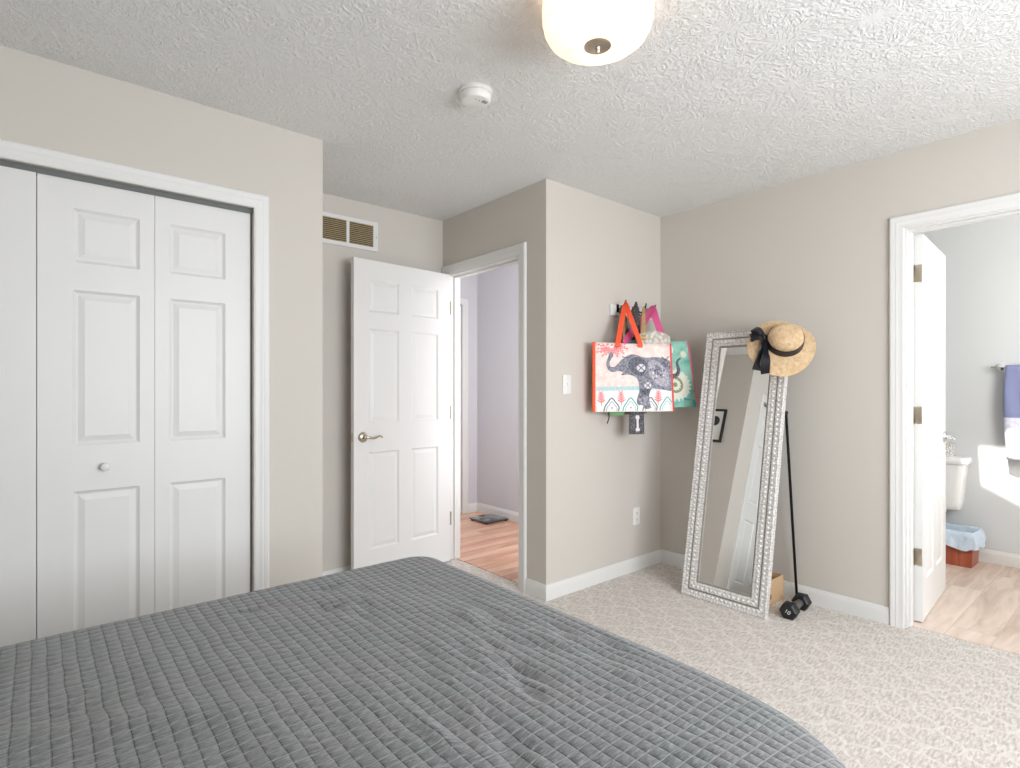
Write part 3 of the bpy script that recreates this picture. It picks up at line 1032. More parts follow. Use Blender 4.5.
sw = thing('light_switch', 'white toggle light switch on the wall by the hall doorway', 'switch', (2.424, YB, 1.249))
b = nb(); box(b, -.036, .036, -.006, 0, -.058, .058, .003)
obj('plate', b, M['plastic'], sw, True, 40)
b = nb(); box(b, -.005, .005, -.0075, -.006, -.012, .012); box(b, -.004, .004, -.016, -.0075, -.002, .008, .001)
obj('toggle', b, M['plastic'], sw)

ol = thing('wall_outlet', 'white duplex outlet low on the wall under the tote bags', 'outlet', (3.099, YB, 0.364))
b = nb(); box(b, -.036, .036, -.006, 0, -.058, .058, .003)
obj('plate', b, M['plastic'], ol, True, 40)
for dz in (-.021, .021):
    b = nb()
    box(b, -.016, .016, -.008, -.006, dz - .014, dz + .014, .001)
    rc_ = obj('receptacle', b, M['plastic'], ol)
    b = nb()
    box(b, -.008, -.006, -.0085, -.008, dz - .003, dz + .007); box(b, .006, .008, -.0085, -.008, dz - .003, dz + .006); tube(b, [(0, -.0085, dz - .008), (0, -.008, dz - .008)], .0022, 8)
    obj('slot', b, M['dark'], rc_)

# ------------------------------------------------------------------ framed picture seen only in the mirror
pic = thing('framed_picture', 'black-framed print of a dark disc, seen in the mirror', 'picture', (XC, 2.982, 1.475))
pw_, ph_ = 0.215, 0.35
b = nb()
for y0, y1, z0, z1 in ((-pw_ / 2, pw_ / 2, 0, .022), (-pw_ / 2, pw_ / 2, ph_ - .022, ph_), (-pw_ / 2, -pw_ / 2 + .022, .022, ph_ - .022), (pw_ / 2 - .022, pw_ / 2, .022, ph_ - .022)):
    box(b, .001, .022, y0, y1, z0, z1, .001)
obj('frame', b, M['black_lacquer'], pic)
b = nb(); box(b, .001, .010, -pw_ / 2 + .02, pw_ / 2 - .02, .02, ph_ - .02)
art = obj('print', b, M['paper'], pic)
b = nb(); tube(b, [(.0100, 0, .225), (.0108, 0, .225)], .052, 40)
obj('printed_disc', b, M['ink_grey'], art)

# ------------------------------------------------------------------ leaning mirror
LEAN = 10.7
mir = thing('standing_mirror', 'tall standing mirror in a beaded silver frame', 'mirror', (2.947, 1.632, 0.0))
mir.rotation_euler = (0, R(LEAN), R(0.3))
# local: x = depth (front is -x), y = width, z = height
MW, MH, FW = 0.508, 1.602, 0.098
PROF = [(0.0, 0.030), (0.0, 0.0), (0.006, -0.004), (0.012, 0.0), (0.018, 0.001), (0.040, 0.001), (0.043, 0.005), (0.046, 0.005), (0.049, 0.001), (0.068, 0.003), (0.077, 0.002), (0.088, 0.006), (0.098, 0.012), (0.098, 0.030)]
b = nb()
rings = []
for o_, d_ in PROF:
    rings.append([b.verts.new((d_, y, z)) for y, z in ((MW / 2 - o_, o_), (MW / 2 - o_, MH - o_), (-MW / 2 + o_, MH - o_), (-MW / 2 + o_, o_))])
for k in range(len(rings)):
    p, q = rings[k], rings[(k + 1) % len(rings)]
    for i in range(4):
        f = b.faces.new((p[i], p[(i + 1) % 4], q[(i + 1) % 4], q[i]))
        f.material_index = 1 if 5 <= k <= 7 or k == 11 else 0
obj('frame', b, [M['silver'], M['silver_line']], mir, True, 30)
b = nb(); box(b, .014, .018, -MW / 2 + FW - .003, MW / 2 - FW + .003, FW - .003, MH - FW + .003)
obj('mirror_glass', b, M['mirror'], mir)
b = nb(); box(b, .0185, .027, -MW / 2 + FW - .004, MW / 2 - FW + .004, FW - .004, MH - FW + .004)
obj('backboard', b, M['dark'], mir)
def bead_row(b, off, depth, spacing, r, flat=0.6):
    a0, a1 = -MW / 2 + off, MW / 2 - off
    z0, z1 = off, MH - off
    pts = []
    n1 = int(round((z1 - z0) / spacing)); n2 = int(round((a1 - a0) / spacing))
    for i in range(n1):
        t = (i + .5) / n1
        pts += [(a0, z0 + (z1 - z0) * t), (a1, z0 + (z1 - z0) * t)]
    for i in range(n2):
        t = (i + .5) / n2
        pts += [(a0 + (a1 - a0) * t, z0), (a0 + (a1 - a0) * t, z1)]
    for y, z in pts:
        m_ = Matrix.Translation((depth, y, z)) @ Matrix.Diagonal((flat, 1, 1, 1))
        bmesh.ops.create_icosphere(b, subdivisions=1, radius=r, matrix=m_)
b = nb(); bead_row(b, 0.029, 0.0005, 0.027, 0.0085); bead_row(b, 0.062, 0.0015, 0.027, 0.0085)
bead_row(b, 0.0135, 0.001, 0.016, 0.0048); bead_row(b, 0.080, 0.003, 0.016, 0.0044)
obj('beading', b, M['silver_bead'], mir, True)
# black rod legs behind the mirror, hinged on its sides
minv = mir.matrix_basis.inverted()
for y_, nm in ((1.384, 'stand_leg'), (1.884, 'stand_leg')):
    b = nb()
    top = minv @ Vector((3.207, y_, 1.09)); bot = minv @ Vector((3.350, y_, 0.008))
    tube(b, [top, bot], 0.0075, 12)
    tube(b, [top + Vector((-.018, 0, 0)), top + Vector((.006, 0, 0))], 0.010, 12)
    obj(nm, b, M['black_metal'], mir, True, 40)

# ------------------------------------------------------------------ straw hat on the mirror's corner
hat_axis = Vector((-0.76, -0.47, 0.47)).normalized()
hat_c = Vector((3.160, 1.371, 1.482))
zax = hat_axis
xax = Vector((0, 0, 1)).cross(zax).normalized()     # to the viewer's right
yax = zax.cross(xax)
hm = Matrix((xax, yax, zax)).transposed().to_4x4()
hat = thing('sun_hat', 'wide-brimmed straw sun hat hung on the mirror corner', 'hat')
hat.matrix_world = Matrix.Translation(hat_c) @ hm
b = nb()
NS = 72
def brim_r(a):
    return 0.169 - 0.023 * cos(a) - 0.028 * sin(a) + 0.003 * cos(2 * a) + 0.004 * sin(3 * a + 1)
def brim_z(a, q):
    # q 0..1 across the brim; the brim slopes back and rolls gently
    w = brim_r(a) - cr
    return -(0.17 - .15 * sin(a)) * w * q + q * q * (0.006 * sin(2 * a + .6) + 0.007 * sin(3 * a + 1.9))
cr = 0.091
prof_c = [(0.0, 0.100), (0.030, 0.0985), (0.054, 0.093), (0.072, 0.082), (0.083, 0.064), (0.088, 0.044), (0.0905, 0.022), (0.091, 0.000)]
rings = []
for r_, z_ in prof_c:
    rings.append([b.verts.new((0, 0, z_))] if r_ == 0 else [b.verts.new((r_ * cos(2 * pi * k / NS), r_ * 0.97 * sin(2 * pi * k / NS), z_)) for k in range(NS)])
for q in (0.06, 0.2, 0.4, 0.6, 0.8, 0.95, 1.0):
    ring = []
    for k in range(NS):
        a = 2 * pi * k / NS
        rr = cr + (brim_r(a) - cr) * q
        ring.append(b.verts.new((rr * cos(a), rr * sin(a), brim_z(a, q))))
    rings.append(ring)
for a_, c_ in zip(rings, rings[1:]):
    for k in range(NS):
        k2 = (k + 1) % NS
        if len(a_) == 1:
            b.faces.new((a_[0], c_[k], c_[k2]))
        else:
            b.faces.new((a_[k], a_[k2], c_[k2], c_[k]))
o = obj('straw_body', b, M['straw'], hat, True)
md = o.modifiers.new('thickness', 'SOLIDIFY'); md.thickness = 0.003; md.offset = 0
b = nb(); lathe(b, [(.0940, .000), (.0905, .046), (.0920, .046), (.0955, .020), (.0965, .000)], NS, None, 0, True)
obj('hat_band', b, M['ribbon'], hat, True, 50)
# bow at the left of the crown, tails hanging straight down in the room
hinv = hat.matrix_world.inverted()
down = (hm.inverted().to_3x3() @ Vector((0, 0, -1)))
rgt = (hm.inverted().to_3x3() @ Vector((0.647 * 0 + 0.41, -0.912, 0)))
ba = R(168)
def on_brim(a, r, lift):
    q = max(0.0, min(1.1, (r - cr) / (brim_r(a) - cr)))
    return Vector((r * cos(a), r * sin(a), brim_z(a, q) + lift))
bow0 = on_brim(ba, 0.104, 0.022)
b = nb()
for sgn, ln, ud in ((1, 0.075, Vector((-.74, .62, .10))), (-1, 0.066, Vector((-.97, -.05, .06)))):
    ud = ud.normalized()
    pts = smooth_path([bow0, bow0 + ud * ln * .5 + Vector((0, .010 * sgn, .018)), bow0 + ud * ln + Vector((0, .0, .002)), bow0 + ud * ln * .5 + Vector((0, -.010 * sgn, -.006)), bow0 + Vector((0, 0, -.003))], 7)
    n_ = len(pts)
    wv = Vector((0, 0, 1)).cross(ud).normalized() * .9 + Vector((0, 0, .35))
    ribbon(b, pts, wv, [0.018 + 0.032 * sin(pi * i / (n_ - 1)) for i in range(n_)], 0.0025)
bow = obj('bow', b, M['ribbon'], hat, True, 50)
b = nb()
bmesh.ops.create_uvsphere(b, u_segments=16, v_segments=10, radius=0.017, matrix=Matrix.Translation(bow0 + Vector((-.004, -.002, .004))) @ Matrix.Diagonal((1, 1.3, .8, 1)))
obj('bow_knot', b, M['ribbon'], bow, True)
# tails lie over the brim and hang past its lower edge
for x1, y1, w_, lf in ((-0.142, -0.168, 0.044, .010), (-0.098, -0.190, 0.050, .018)):
    b = nb()
    pts = []
    for i in range(17):
        t = i / 16
        x = bow0.x - .004 + (x1 - bow0.x) * t + .006 * sin(5 * t)
        y = bow0.y - .006 + (y1 - bow0.y) * t
        a = atan2(y, x); r_ = hypot(x, y)
        q = on_brim(a, r_, lf + .006 * sin(7 * t + x1 * 40))
        pts.append(Vector((x, y, q.z + .006 * (1 - t))))
    ribbon(b, pts, [Vector((cos(.75 * sin(4.2 * i / 16 + x1 * 30)), .1, sin(.75 * sin(4.2 * i / 16 + x1 * 30)))) for i in range(17)], [0.016 + (w_ - .016) * min(1, i / 6) for i in range(17)], 0.0022)
    obj('ribbon_tail', b, M['ribbon'], bow, True, 50)

# ------------------------------------------------------------------ cardboard box and dumbbell
cb = thing('cardboard_box', 'open cardboard box behind the mirror', 'box', (3.195, 1.60, 0))
b = nb()
w2, l2, hh_, tk = 0.130, 0.150, 0.142, 0.004
box(b, -w2, w2, -l2, l2, 0.0, tk)
box(b, -w2, -w2 + tk, -l2, l2, tk, hh_); box(b, w2 - tk, w2, -l2, l2, tk, hh_)
box(b, -w2 + tk, w2 - tk, -l2, -l2 + tk, tk, hh_); box(b, -w2 + tk, w2 - tk, l2 - tk, l2, tk, hh_)
obj('body', b, M['card'], cb)
b = nb(); box(b, -.06, -.02, -l2 - .0006, -l2, .035, .06)
obj('printed_mark', b, plain('brown_ink', (150, 112, 78), .8, vary=.1), cb)

db = thing('dumbbell', 'black hex dumbbell with a grey handle on the carpet', 'dumbbell', (3.160, 1.312, 0.0))
db.rotation_euler = (0, 0, R(4))
RH = 0.0465
def hexhead(x0, x1):
    b = nb()
    pr = [(x0, 0.78), (x0 + .008, 1.0), (x1 - .008, 1.0), (x1, 0.78)]
    rg = [[b.verts.new((x, RH * q * cos(k * pi / 3), RH * cos(pi / 6) + RH * q * sin(k * pi / 3))) for k in range(6)] for x, q in pr]
    for a_, c_ in zip(rg, rg[1:]):
        for k in range(6):
            b.faces.new((a_[k], a_[(k + 1) % 6], c_[(k + 1) % 6], c_[k]))
    b.faces.new(rg[0][::-1]); b.faces.new(rg[-1])
    return b
h1 = obj('weight_head', hexhead(-.122, -.060), M['rubber'], db)
h2 = obj('weight_head', hexhead(.060, .122), M['rubber'], db)
zc = RH * cos(pi / 6)
b = nb(); lathe(b, [(0, -.064), (.0215, -.064), (.020, -.04), (.022, 0), (.020, .04), (.0215, .064), (0, .064)], 20, Matrix.Translation((0, 0, zc)) @ Matrix.Rotation(R(90), 4, 'Y'))
obj('grip', b, M['grip'], db, True, 40)
fc = bpy.data.curves.new('weight_number', 'FONT')
fc.body = '10'
fc.size = 0.030
fc.align_x = 'CENTER'; fc.align_y = 'CENTER'
fc.extrude = 0.0004
tmp = bpy.data.objects.new('weight_number_curve', fc)
COL.objects.link(tmp)
bpy.context.view_layer.update()
me = bpy.data.meshes.new_from_object(tmp)
bpy.data.objects.remove(tmp)
me.materials.clear(); me.materials.append(M['paper'])
fo = bpy.data.objects.new('weight_number', me)
COL.objects.link(fo)
fo.parent = h1
fo.location = (-.1226, 0, zc)
fo.rotation_euler = (R(90), R(25), R(-90))

# ------------------------------------------------------------------ hook rail and hanging bags
rail = thing('hook_rail', 'white wall rail with dark hooks holding the tote bags', 'coat rack', (0, 0, 0))
b = nb(); box(b, 2.815, 3.270, YB - .018, YB, 1.697, 1.768, .003)
obj('rail', b, M['white'], rail)
HOOKX = [2.881, 2.990, 3.095, 3.199]
for x in HOOKX:
    b = nb()
    box(b, x - .012, x + .012, YB - .022, YB - .018, 1.720, 1.772, .002)
    tube(b, smooth_path([(x, YB - .022, 1.745), (x, YB - .045, 1.735), (x, YB - .068, 1.742), (x, YB - .080, 1.768), (x, YB - .086, 1.792)], 6), 0.0045, 10)
    tube(b, smooth_path([(x, YB - .022, 1.735), (x, YB - .035, 1.715), (x, YB - .048, 1.715), (x, YB - .052, 1.727)], 5), 0.004, 10)
    obj('hook', b, M['black_metal'], rail, True, 40)

class Bag:
    """soft box bag standing in a vertical plane: u along its width, w up, d towards the viewer"""
    flare = 0.06
    def ux(s, u, v):
        return s.w * (u + s.flare * u * (1 - v))
    def __init__(s, P, phi, width, height, depth):
        s.P = Vector(P); s.w = width; s.h = height; s.dp = depth
        s.e = Vector((cos(phi), -sin(phi), 0)); s.n = Vector((-sin(phi), -cos(phi), 0))
    def at(s, u, v, off):
        """u,v in 0..1 on the front face"""
        bulge = 0.010 * sin(pi * min(max(u, 0), 1)) * (1 - 0.55 * v) + 0.0
        return s.P + s.e * s.ux(u, v) + Vector((0, 0, v * s.h)) + s.n * (off + bulge)

def bag_body(B, mats, parent, topsag=0.006):
    """front/back/sides/bottom as one soft shell, open at the top; material 0 panels, 1 gussets"""
    b = nb()
    NU, NV = 14, 12
    def grid(fn, mi):
        g = [[b.verts.new(fn(i / NU, j / NV)) for j in range(NV + 1)] for i in range(NU + 1)]
        for i in range(NU):
            for j in range(NV):
                f = b.faces.new((g[i][j], g[i + 1][j], g[i + 1][j + 1], g[i][j + 1])); f.material_index = mi
    def zs(u, v):
        return v * B.h - topsag * sin(pi * u) * v
    fr = lambda u, v: B.P + B.e * B.ux(u, v) + Vector((0, 0, zs(u, v))) + B.n * (0.010 * sin(pi * u) * (1 - .55 * v))
    bk = lambda u, v: B.P + B.e * B.ux(u, v) + Vector((0, 0, zs(u, v))) - B.n * (B.dp * (1 - .35 * v))
    grid(fr, 0); grid(bk, 0)
    for u in (0, 1):
        sg = -1 if u == 0 else 1
        def side(a, v, u=u, sg=sg):
            p, q = fr(u, v), bk(u, v)
            return p + (q - p) * a - B.e * (sg * 0.018 * v * sin(pi * a))
        grid(side, 1)
    grid(lambda u, a: fr(u, 0) + (bk(u, 0) - fr(u, 0)) * a, 1)
    bmesh.ops.remove_doubles(b, verts=b.verts[:], dist=1e-5)
    o = obj('bag_body', b, mats, parent, True, 45)
    md = o.modifiers.new('thickness', 'SOLIDIFY'); md.thickness = 0.0015; md.offset = -1
    return o

def strap(parent, B, hook, u0, u1, mat, w=0.026, off=0.002, hang=0.0, name='handle', front=True):
    """loop handle from the front (or back) panel over a hook"""
    b = nb()
    hk = Vector(hook)
    def leg(u):
        lo_ = B.at(u, 0.93, off) if front else B.at(u, 0.97, -B.dp * .7 - .012)
        hi = B.at(u, 1.0, off + .001) if front else B.at(u, 1.02, -B.dp * .7 - .012)
        return lo_, hi
    l0, l1 = leg(u0); r0, r1 = leg(u1)
    top = hk + Vector((0, 0, .006))
    pts = [l0, l1, l1.lerp(top, .5), l1.lerp(top, .9) + Vector((0, 0, -.004)), top, r1.lerp(top, .9) + Vector((0, 0, -.004)), r1.lerp(top, .5), r1, r0]
    # straps lie flat towards the viewer below and turn over the hook edge-on
    side = B.e
    fd = Vector((-.75, -.66, 0))
    wdirs = []
    for i in range(len(pts)):
        wdirs.append(B.e if i in (0, 1, 7, 8) else (B.e * .9 + fd * .25 if i in (2, 6) else fd if i == 4 else (B.e * .7 + fd * .6)))
    sp_ = smooth_path(pts, 5)
    wd = []
    for i in range(len(sp_)):
        k = min(i // 5, len(pts) - 2); t = (i - 5 * k) / 5
        wd.append(Vector(wdirs[k]).lerp(Vector(wdirs[k + 1]), t))
    ribbon(b, sp_, wd, w, 0.0022)
    return obj(name, b, mat, parent, True, 50)

PHI = R(25)
# --- elephant tote with orange trim
tote = thing('tote_bag', 'white and coral elephant tote with orange handles, in front', 'bag', group='bags on the hook rail')
B1 = Bag((2.594, 2.255, 1.083), R(28), 0.500, 0.425, 0.042)
B1.flare = 0.045
bag_body(B1, [M['tote_cream'], M['orange']], tote)
hk0 = (HOOKX[0] - .006, YB - .083, 1.772)
strap(tote, B1, hk0, 0.30, 0.585, M['orange'], 0.032)
strap(tote, B1, (HOOKX[0] + .004, YB - .080, 1.768), 0.33, 0.62, M['orange'], 0.030, name='handle', front=False)
# trim binding around the front panel
M['coral_binding'] = plain('coral_binding', (236, 96, 92), .6, vary=.06)
for u in (0.0, 1.0):
    b = nb()
    pts = [B1.at(u, v / 10, .0015) for v in range(11)]
    ribbon(b, pts, B1.e * .8 + B1.n * (.6 if u else -.5), 0.014 if u else 0.044, 0.003)
    obj('trim_binding', b, M['coral_binding'] if u else M['orange'], tote)
# crop-pixel tracing of the printed panel -> panel u,v
def c2(x, y):
    s = (y - 80.0) / 470.0
    xl = 88 - 22 * s; xr = 552 + 30 * s
    u = (x - xl) / (xr - xl)
    yt = 66 + 30 * u; yb = 548 + 4 * u
    return u, (yb - y) / (yb - yt)
to1 = lambda x, y, off: B1.at(*c2(x, y), off)
def dense(pts, closed=True, sub=4):
    p = [Vector((q[0], q[1], 0)) for q in pts]
    if closed:
        p = p + [p[0]]
    return [(q.x, q.y) for q in smooth_path(p, sub)][:-1 if closed else None]
def circ(cx, cy, r, n=20, ry=None):
    return [(cx + r * cos(2 * pi * k / n), cy + (ry or r) * sin(2 * pi * k / n)) for k in range(n)]
def stroke(bm, pts, w, to3, off, mi=0):
    for (x0, y0), (x1, y1) in zip(pts, pts[1:]):
        L = hypot(x1 - x0, y1 - y0) or 1
        px, py = -(y1 - y0) / L * w / 2, (x1 - x0) / L * w / 2
        poly(bm, [(x0 + px, y0 + py), (x1 + px, y1 + py), (x1 - px, y1 - py), (x0 - px, y0 - py)], to3, off, mi)
# lower white field and aqua band
b = nb()
N = 16
for (ya, yb_, mi, of) in ((404, 545, 0, .0006), (376, 404, 1, .0008)):
    for i in range(N):
        xa = 82 + (478) * i / N; xb = 82 + 478 * (i + 1) / N
        poly(b, [(xa, ya), (xb, ya + .8), (xb, yb_), (xa, yb_)], to1, of, mi)
for i in range(56):
    x = 86 + i * 8.5
    stroke(b, [(x, 378), (x, 402)], 3.0, to1, .0012, 2)
obj('border_print', b, [M['tote_white'], M['aqua_band'], plain('soft_aqua_ink', (150, 200, 200), .6, vary=.05)], tote)
# coral sprigs and arches
def sprig(cx, cy, s, mi=0):
    stroke(b, [(cx, cy + 50 * s), (cx, cy - 40 * s)], 5, to1, .0012, mi)
    for k in range(5):
        yy = cy + 28 * s - k * 15 * s
        ln = (30 - 4 * k) * s
        for sg in (-1, 1):
            poly(b, [(cx, yy + 5), (cx + sg * ln * .6, yy - 6 * s), (cx + sg * ln, yy - 20 * s), (cx + sg * ln * .4, yy - 14 * s), (cx, yy - 6)], to1, .0013, mi)
for cx in (110, 235, 477):
    b = nb()
    sprig(cx, 455, 1.0)
    obj('sprig_print', b, M['coral'], tote)
M['slate_ink'] = plain('slate_ink', (92, 98, 112), .6, vary=.1)
for cx, mi in ((175, 0), (295, 1), (425, 0), (540, 1)):
    b = nb()
    arch = dense([(cx - 52, 545), (cx - 44, 515), (cx - 25, 485), (cx, 455), (cx + 25, 485), (cx + 44, 515), (cx + 40, 545)], False, 4)
    arch = [p for p in arch if p[0] < 575]
    stroke(b, arch, 7, to1, .0014, mi)
    inner = [(cx + (x - cx) * .72, 545 - (545 - y) * .72) for x, y in arch]
    stroke(b, inner, 3, to1, .0014, mi)
    if cx < 500:
        poly(b, circ(cx, 522, 6, 10), to1, .0014, 2)
    obj('arch_print', b, [M['slate_ink'], M['teal_ink'], M['coral']], tote)
b = nb()
for k in range(22):
    a = pi * (0.02 + k / 21.0 * 1.05) - 0.1
    r0_, r1_ = 16 + 12 * (k % 2), 52 + 30 * ((k * 7) % 3) / 2
    cx, cy = 186, 100
    sx, sy = cos(a), sin(a)
    p0, p1 = (cx + sx * r0_, cy + sy * r0_ * .9), (cx + sx * r1_ * 1.2, cy + sy * r1_ * .9)
    if p1[1] < 74 or p1[0] < 94:
        continue
    stroke(b, [p0, p1], 5, to1, .0010)
    poly(b, circ(p1[0], p1[1], 6, 10), to1, .0011)
for k in range(7):
    p = (112 + k * 26, 82 + 5 * (k % 2))
    poly(b, circ(p[0], p[1] + 4, 7, 10), to1, .0011)
obj('flower_print', b, M['coral'], tote)
# the elephant, trunk raised to the left
el = [(186, 138), (193, 150), (194, 168), (182, 186), (172, 208), (172, 230), (184, 243), (204, 238), (224, 220), (240, 200), (256, 186), (282, 169), (312, 160), (342, 167), (366, 178), (402, 186), (452, 184), (500, 190), (540, 204), (556, 226), (562, 300), (566, 360), (568, 412), (540, 412), (505, 404), (470, 398), (440, 394), (426, 410), (416, 440), (419, 480), (426, 520), (410, 534), (384, 530), (372, 506), (345, 505), (334, 482), (340, 450), (350, 420), (352, 388), (348, 350), (334, 320), (300, 301), (270, 296), (246, 301), (240, 292), (254, 284), (226, 270), (200, 276), (175, 273), (158, 256), (151, 226), (156, 196), (167, 166), (174, 146)]
b = nb()
f = poly(b, dense(el, True, 3), to1, .0018)
bmesh.ops.triangulate(b, faces=[f])
ele = obj('elephant_print', b, M['elephant'], tote)
b = nb()
poly(b, dense([(300, 190), (340, 178), (380, 195), (402, 230), (395, 275), (370, 310), (335, 300), (300, 270), (284, 230)], True, 4), to1, .0021, 0)
poly(b, circ(366, 254, 27, 24), to1, .0024, 1)
poly(b, circ(408, 374, 22, 24), to1, .0024, 1)
for cx, cy, s in ((366, 254, 18), (408, 374, 15), (522, 206, 24), (532, 240, 12)):
    mi = 0
    stroke(b, [(cx - s, cy - s), (cx + s, cy + s)], 6, to1, .0027, mi); stroke(b, [(cx - s, cy + s), (cx + s, cy - s)], 6, to1, .0027, mi)
stroke(b, dense([(250, 172), (262, 180), (290, 180), (312, 168)], False), 6, to1, .0027, 0)
poly(b, circ(257, 215, 6, 12), to1, .0025, 0)
poly(b, dense([(360, 395), (420, 398), (412, 440), (372, 436), (356, 420)], True, 3), to1, .0021, 0)
poly(b, dense([(410, 215), (455, 205), (510, 250), (545, 300), (548, 380), (500, 382), (450, 350), (420, 300)], True, 3), to1, .0021, 2)
for k in range(26):
    a = random.uniform(0, 2 * pi); q = random.random()
    cx, cy = 478 + 62 * q * cos(a), 290 + 80 * q * sin(a)
    poly(b, circ(cx, cy, random.uniform(4, 9), 8), to1, .0024, random.choice((0, 1, 0)))
for cx, cy in ((355, 470), (392, 500), (365, 492), (385, 465), (400, 455)):
    poly(b, circ(cx, cy, 8, 10), to1, .0024, 2)
obj('elephant_detail', b, [M['elephant_dark'], M['print_pale'], M['elephant_pale']], ele)

# --- teal tote behind it
tote2 = thing('tote_bag', 'teal tote with a white medallion print hanging next to the corner', 'bag', group='bags on the hook rail')
B2 = Bag((2.852, 2.225, 1.104), PHI, 0.446, 0.432, 0.045)
B2.flare = 0.17
bag_body(B2, [M['tote_teal'], M['pink_edge']], tote2)
for u in (0.0, 1.0):
    b = nb()
    ribbon(b, [B2.at(u, v / 10, .0015) for v in range(11)], B2.e * .8 + B2.n * .6, 0.012, 0.003)
    obj('trim_binding', b, M['pink_edge'], tote2)
to2 = lambda u, v, off: B2.at(u, v, off)
b = nb()
def disc2(cu, cv, r, off, mi, petals=0):
    pts = []
    n = 48 if petals else 28
    for k in range(n):
        a = 2 * pi * k / n
        q = r * (1 + (0.12 * cos(petals * a) if petals else 0))
        pts.append((cu + q * cos(a) * B2.h / B2.w, cv + q * sin(a)))
    pts = [(min(max(p[0], 0.01), 0.985), min(max(p[1], .01), .99)) for p in pts]
    poly(b, pts, to2, off, mi)
poly(b, [(0.02, .01), (.98, .01), (.98, .10), (.80, .15), (.6, .12), (.3, .16), (.02, .12)], to2, .0008, 1)
disc2(.71, .34, .235, .0010, 0, 22); disc2(.71, .34, .125, .0013, 3, 0); disc2(.71, .34, .085, .0016, 0, 12); disc2(.71, .34, .035, .0019, 3)
disc2(.66, .87, .085, .0010, 0, 12); disc2(.66, .87, .045, .0013, 2, 0)
disc2(.90, .80, .05, .0010, 0, 10); disc2(.30, .55, .15, .0010, 0, 18); disc2(.28, .85, .10, .0010, 0, 14)
obj('medallion_print', b, [M['mandala'], M['tote_cyan'], M['tote_teal'], M['olive_ink'], M['pink_edge']], tote2)
b = nb()
tr = dense([(.58, .52), (.66, .475), (.74, .48), (.785, .54), (.785, .61), (.775, .67), (.81, .72), (.845, .735)], False, 6)
n_ = len(tr)
for i in range(n_ - 1):
    stroke(b, [tr[i], tr[i + 1]], .075 - .055 * i / n_, to2, .0022 + .00001 * i)
obj('trunk_print', b, M['elephant_dark'], tote2)
hk3 = (HOOKX[2] + .03, YB - .085, 1.775)
strap(tote2, B2, (HOOKX[3] - .045, YB - .086, 1.770), 0.02, 0.60, M['pinkstrap'], 0.046)
strap(tote2, B2, (HOOKX[3] - .01, YB - .078, 1.774), 0.22, 0.66, M['pinkstrap'], 0.030, front=False)

# --- pale floral bag between the two
fb = thing('shoulder_bag', 'pale floral cloth bag squeezed between the two elephant totes', 'bag', group='bags on the hook rail')
B3 = Bag((2.885, 2.159, 1.190), R(28), 0.225, 0.370, 0.016)
bag_body(B3, [M['floral'], M['floral']], fb, -0.030)
strap(fb, B3, (HOOKX[2] - .02, YB - .080, 1.766), 0.14, 0.22, M['gold_bead'], 0.016, name='beaded_strap')
# --- black and white patterned pouch hanging low
pb = thing('sling_pouch', 'black and white patterned pouch hanging lowest under the elephant tote', 'bag', group='bags on the hook rail')
B4 = Bag((2.845, 2.187, 0.938), R(28), 0.095, 0.240, 0.010)
bag_body(B4, [M['blackwhite'], M['blackwhite']], pb)
b = nb()
to4 = lambda u, v, off: B4.at(u, v, off)
poly(b, [(.40, .08), (.62, .08), (.66, .14), (.58, .18), (.58, .38), (.66, .44), (.60, .50), (.42, .50), (.36, .44), (.44, .38), (.44, .18), (.36, .14)], to4, .0015)
obj('bone_print', b, M['print_pale'], pb)
strap(pb, B4, (HOOKX[1] - .005, YB - .084, 1.782), 0.15, 0.85, M['blackwhite'], 0.034, name='strap')
# --- green bag bottom and brown handbag behind
gb = thing('shopping_bag', 'green cloth bag peeking out beneath the elephant tote', 'bag', group='bags on the hook rail')
B5 = Bag((2.745, 2.262, 1.058), R(25), 0.096, 0.34, 0.014)
bag_body(B5, [M['green_cloth'], M['green_cloth']], gb)
strap(gb, B5, (HOOKX[0] + .006, YB - .070, 1.758), 0.45, 0.95, M['tan_cloth'], 0.016)
b = nb(); tube(b, smooth_path([B5.at(-.12, .06, .004), B5.at(-.10, -.02, .012), B5.at(-.16, -.10, .010), B5.at(-.22, -.15, .008)], 5), 0.0035, 8)
obj('drawstring', b, M['black_cord'], gb, True)
hb = thing('handbag', 'brown leather handbag with long straps, nearest the wall', 'bag', group='bags on the hook rail')
B6 = Bag((2.920, 2.280, 1.058), R(4), 0.20, 0.36, 0.020)
bag_body(B6, [M['tan_cloth'], M['brownstrap']], hb)
strap(hb, B6, (HOOKX[0] - .012, YB - .060, 1.752), 0.02, 0.35, M['brownstrap'], 0.030)
strap(hb, B6, (HOOKX[1] - .002, YB - .058, 1.756), 0.30, 0.55, M['brownstrap'], 0.022)

# ------------------------------------------------------------------ hall: bathroom scale
sc = thing('bathroom_scale', 'dark glass bathroom scale on the hall floor', 'scale', (3.222, 4.090, 0.004))
b = nb(); box(b, -.132, .132, -.132, .132, 0.010, 0.024, .006)
obj('platform', b, M['glass_top'], sc, True, 40)
for sx in (-1, 1):
    for sy in (-1, 1):
        b = nb(); tube(b, [(sx * .11, sy * .11, 0), (sx * .11, sy * .11, .012)], .016, 14)
        obj('foot', b, M['rubber'], sc, True, 40)
        b = nb(); box(b, sx * .075 - .030, sx * .075 + .030, sy * .06 - .022, sy * .06 + .022, .024, .0245)
        obj('electrode', b, plain('pale_steel', (176, 180, 188), .3, .6, vary=.05), sc)
b = nb(); box(b, -.03, .03, .098, .122, .024, .0245)
obj('display', b, M['dark'], sc)

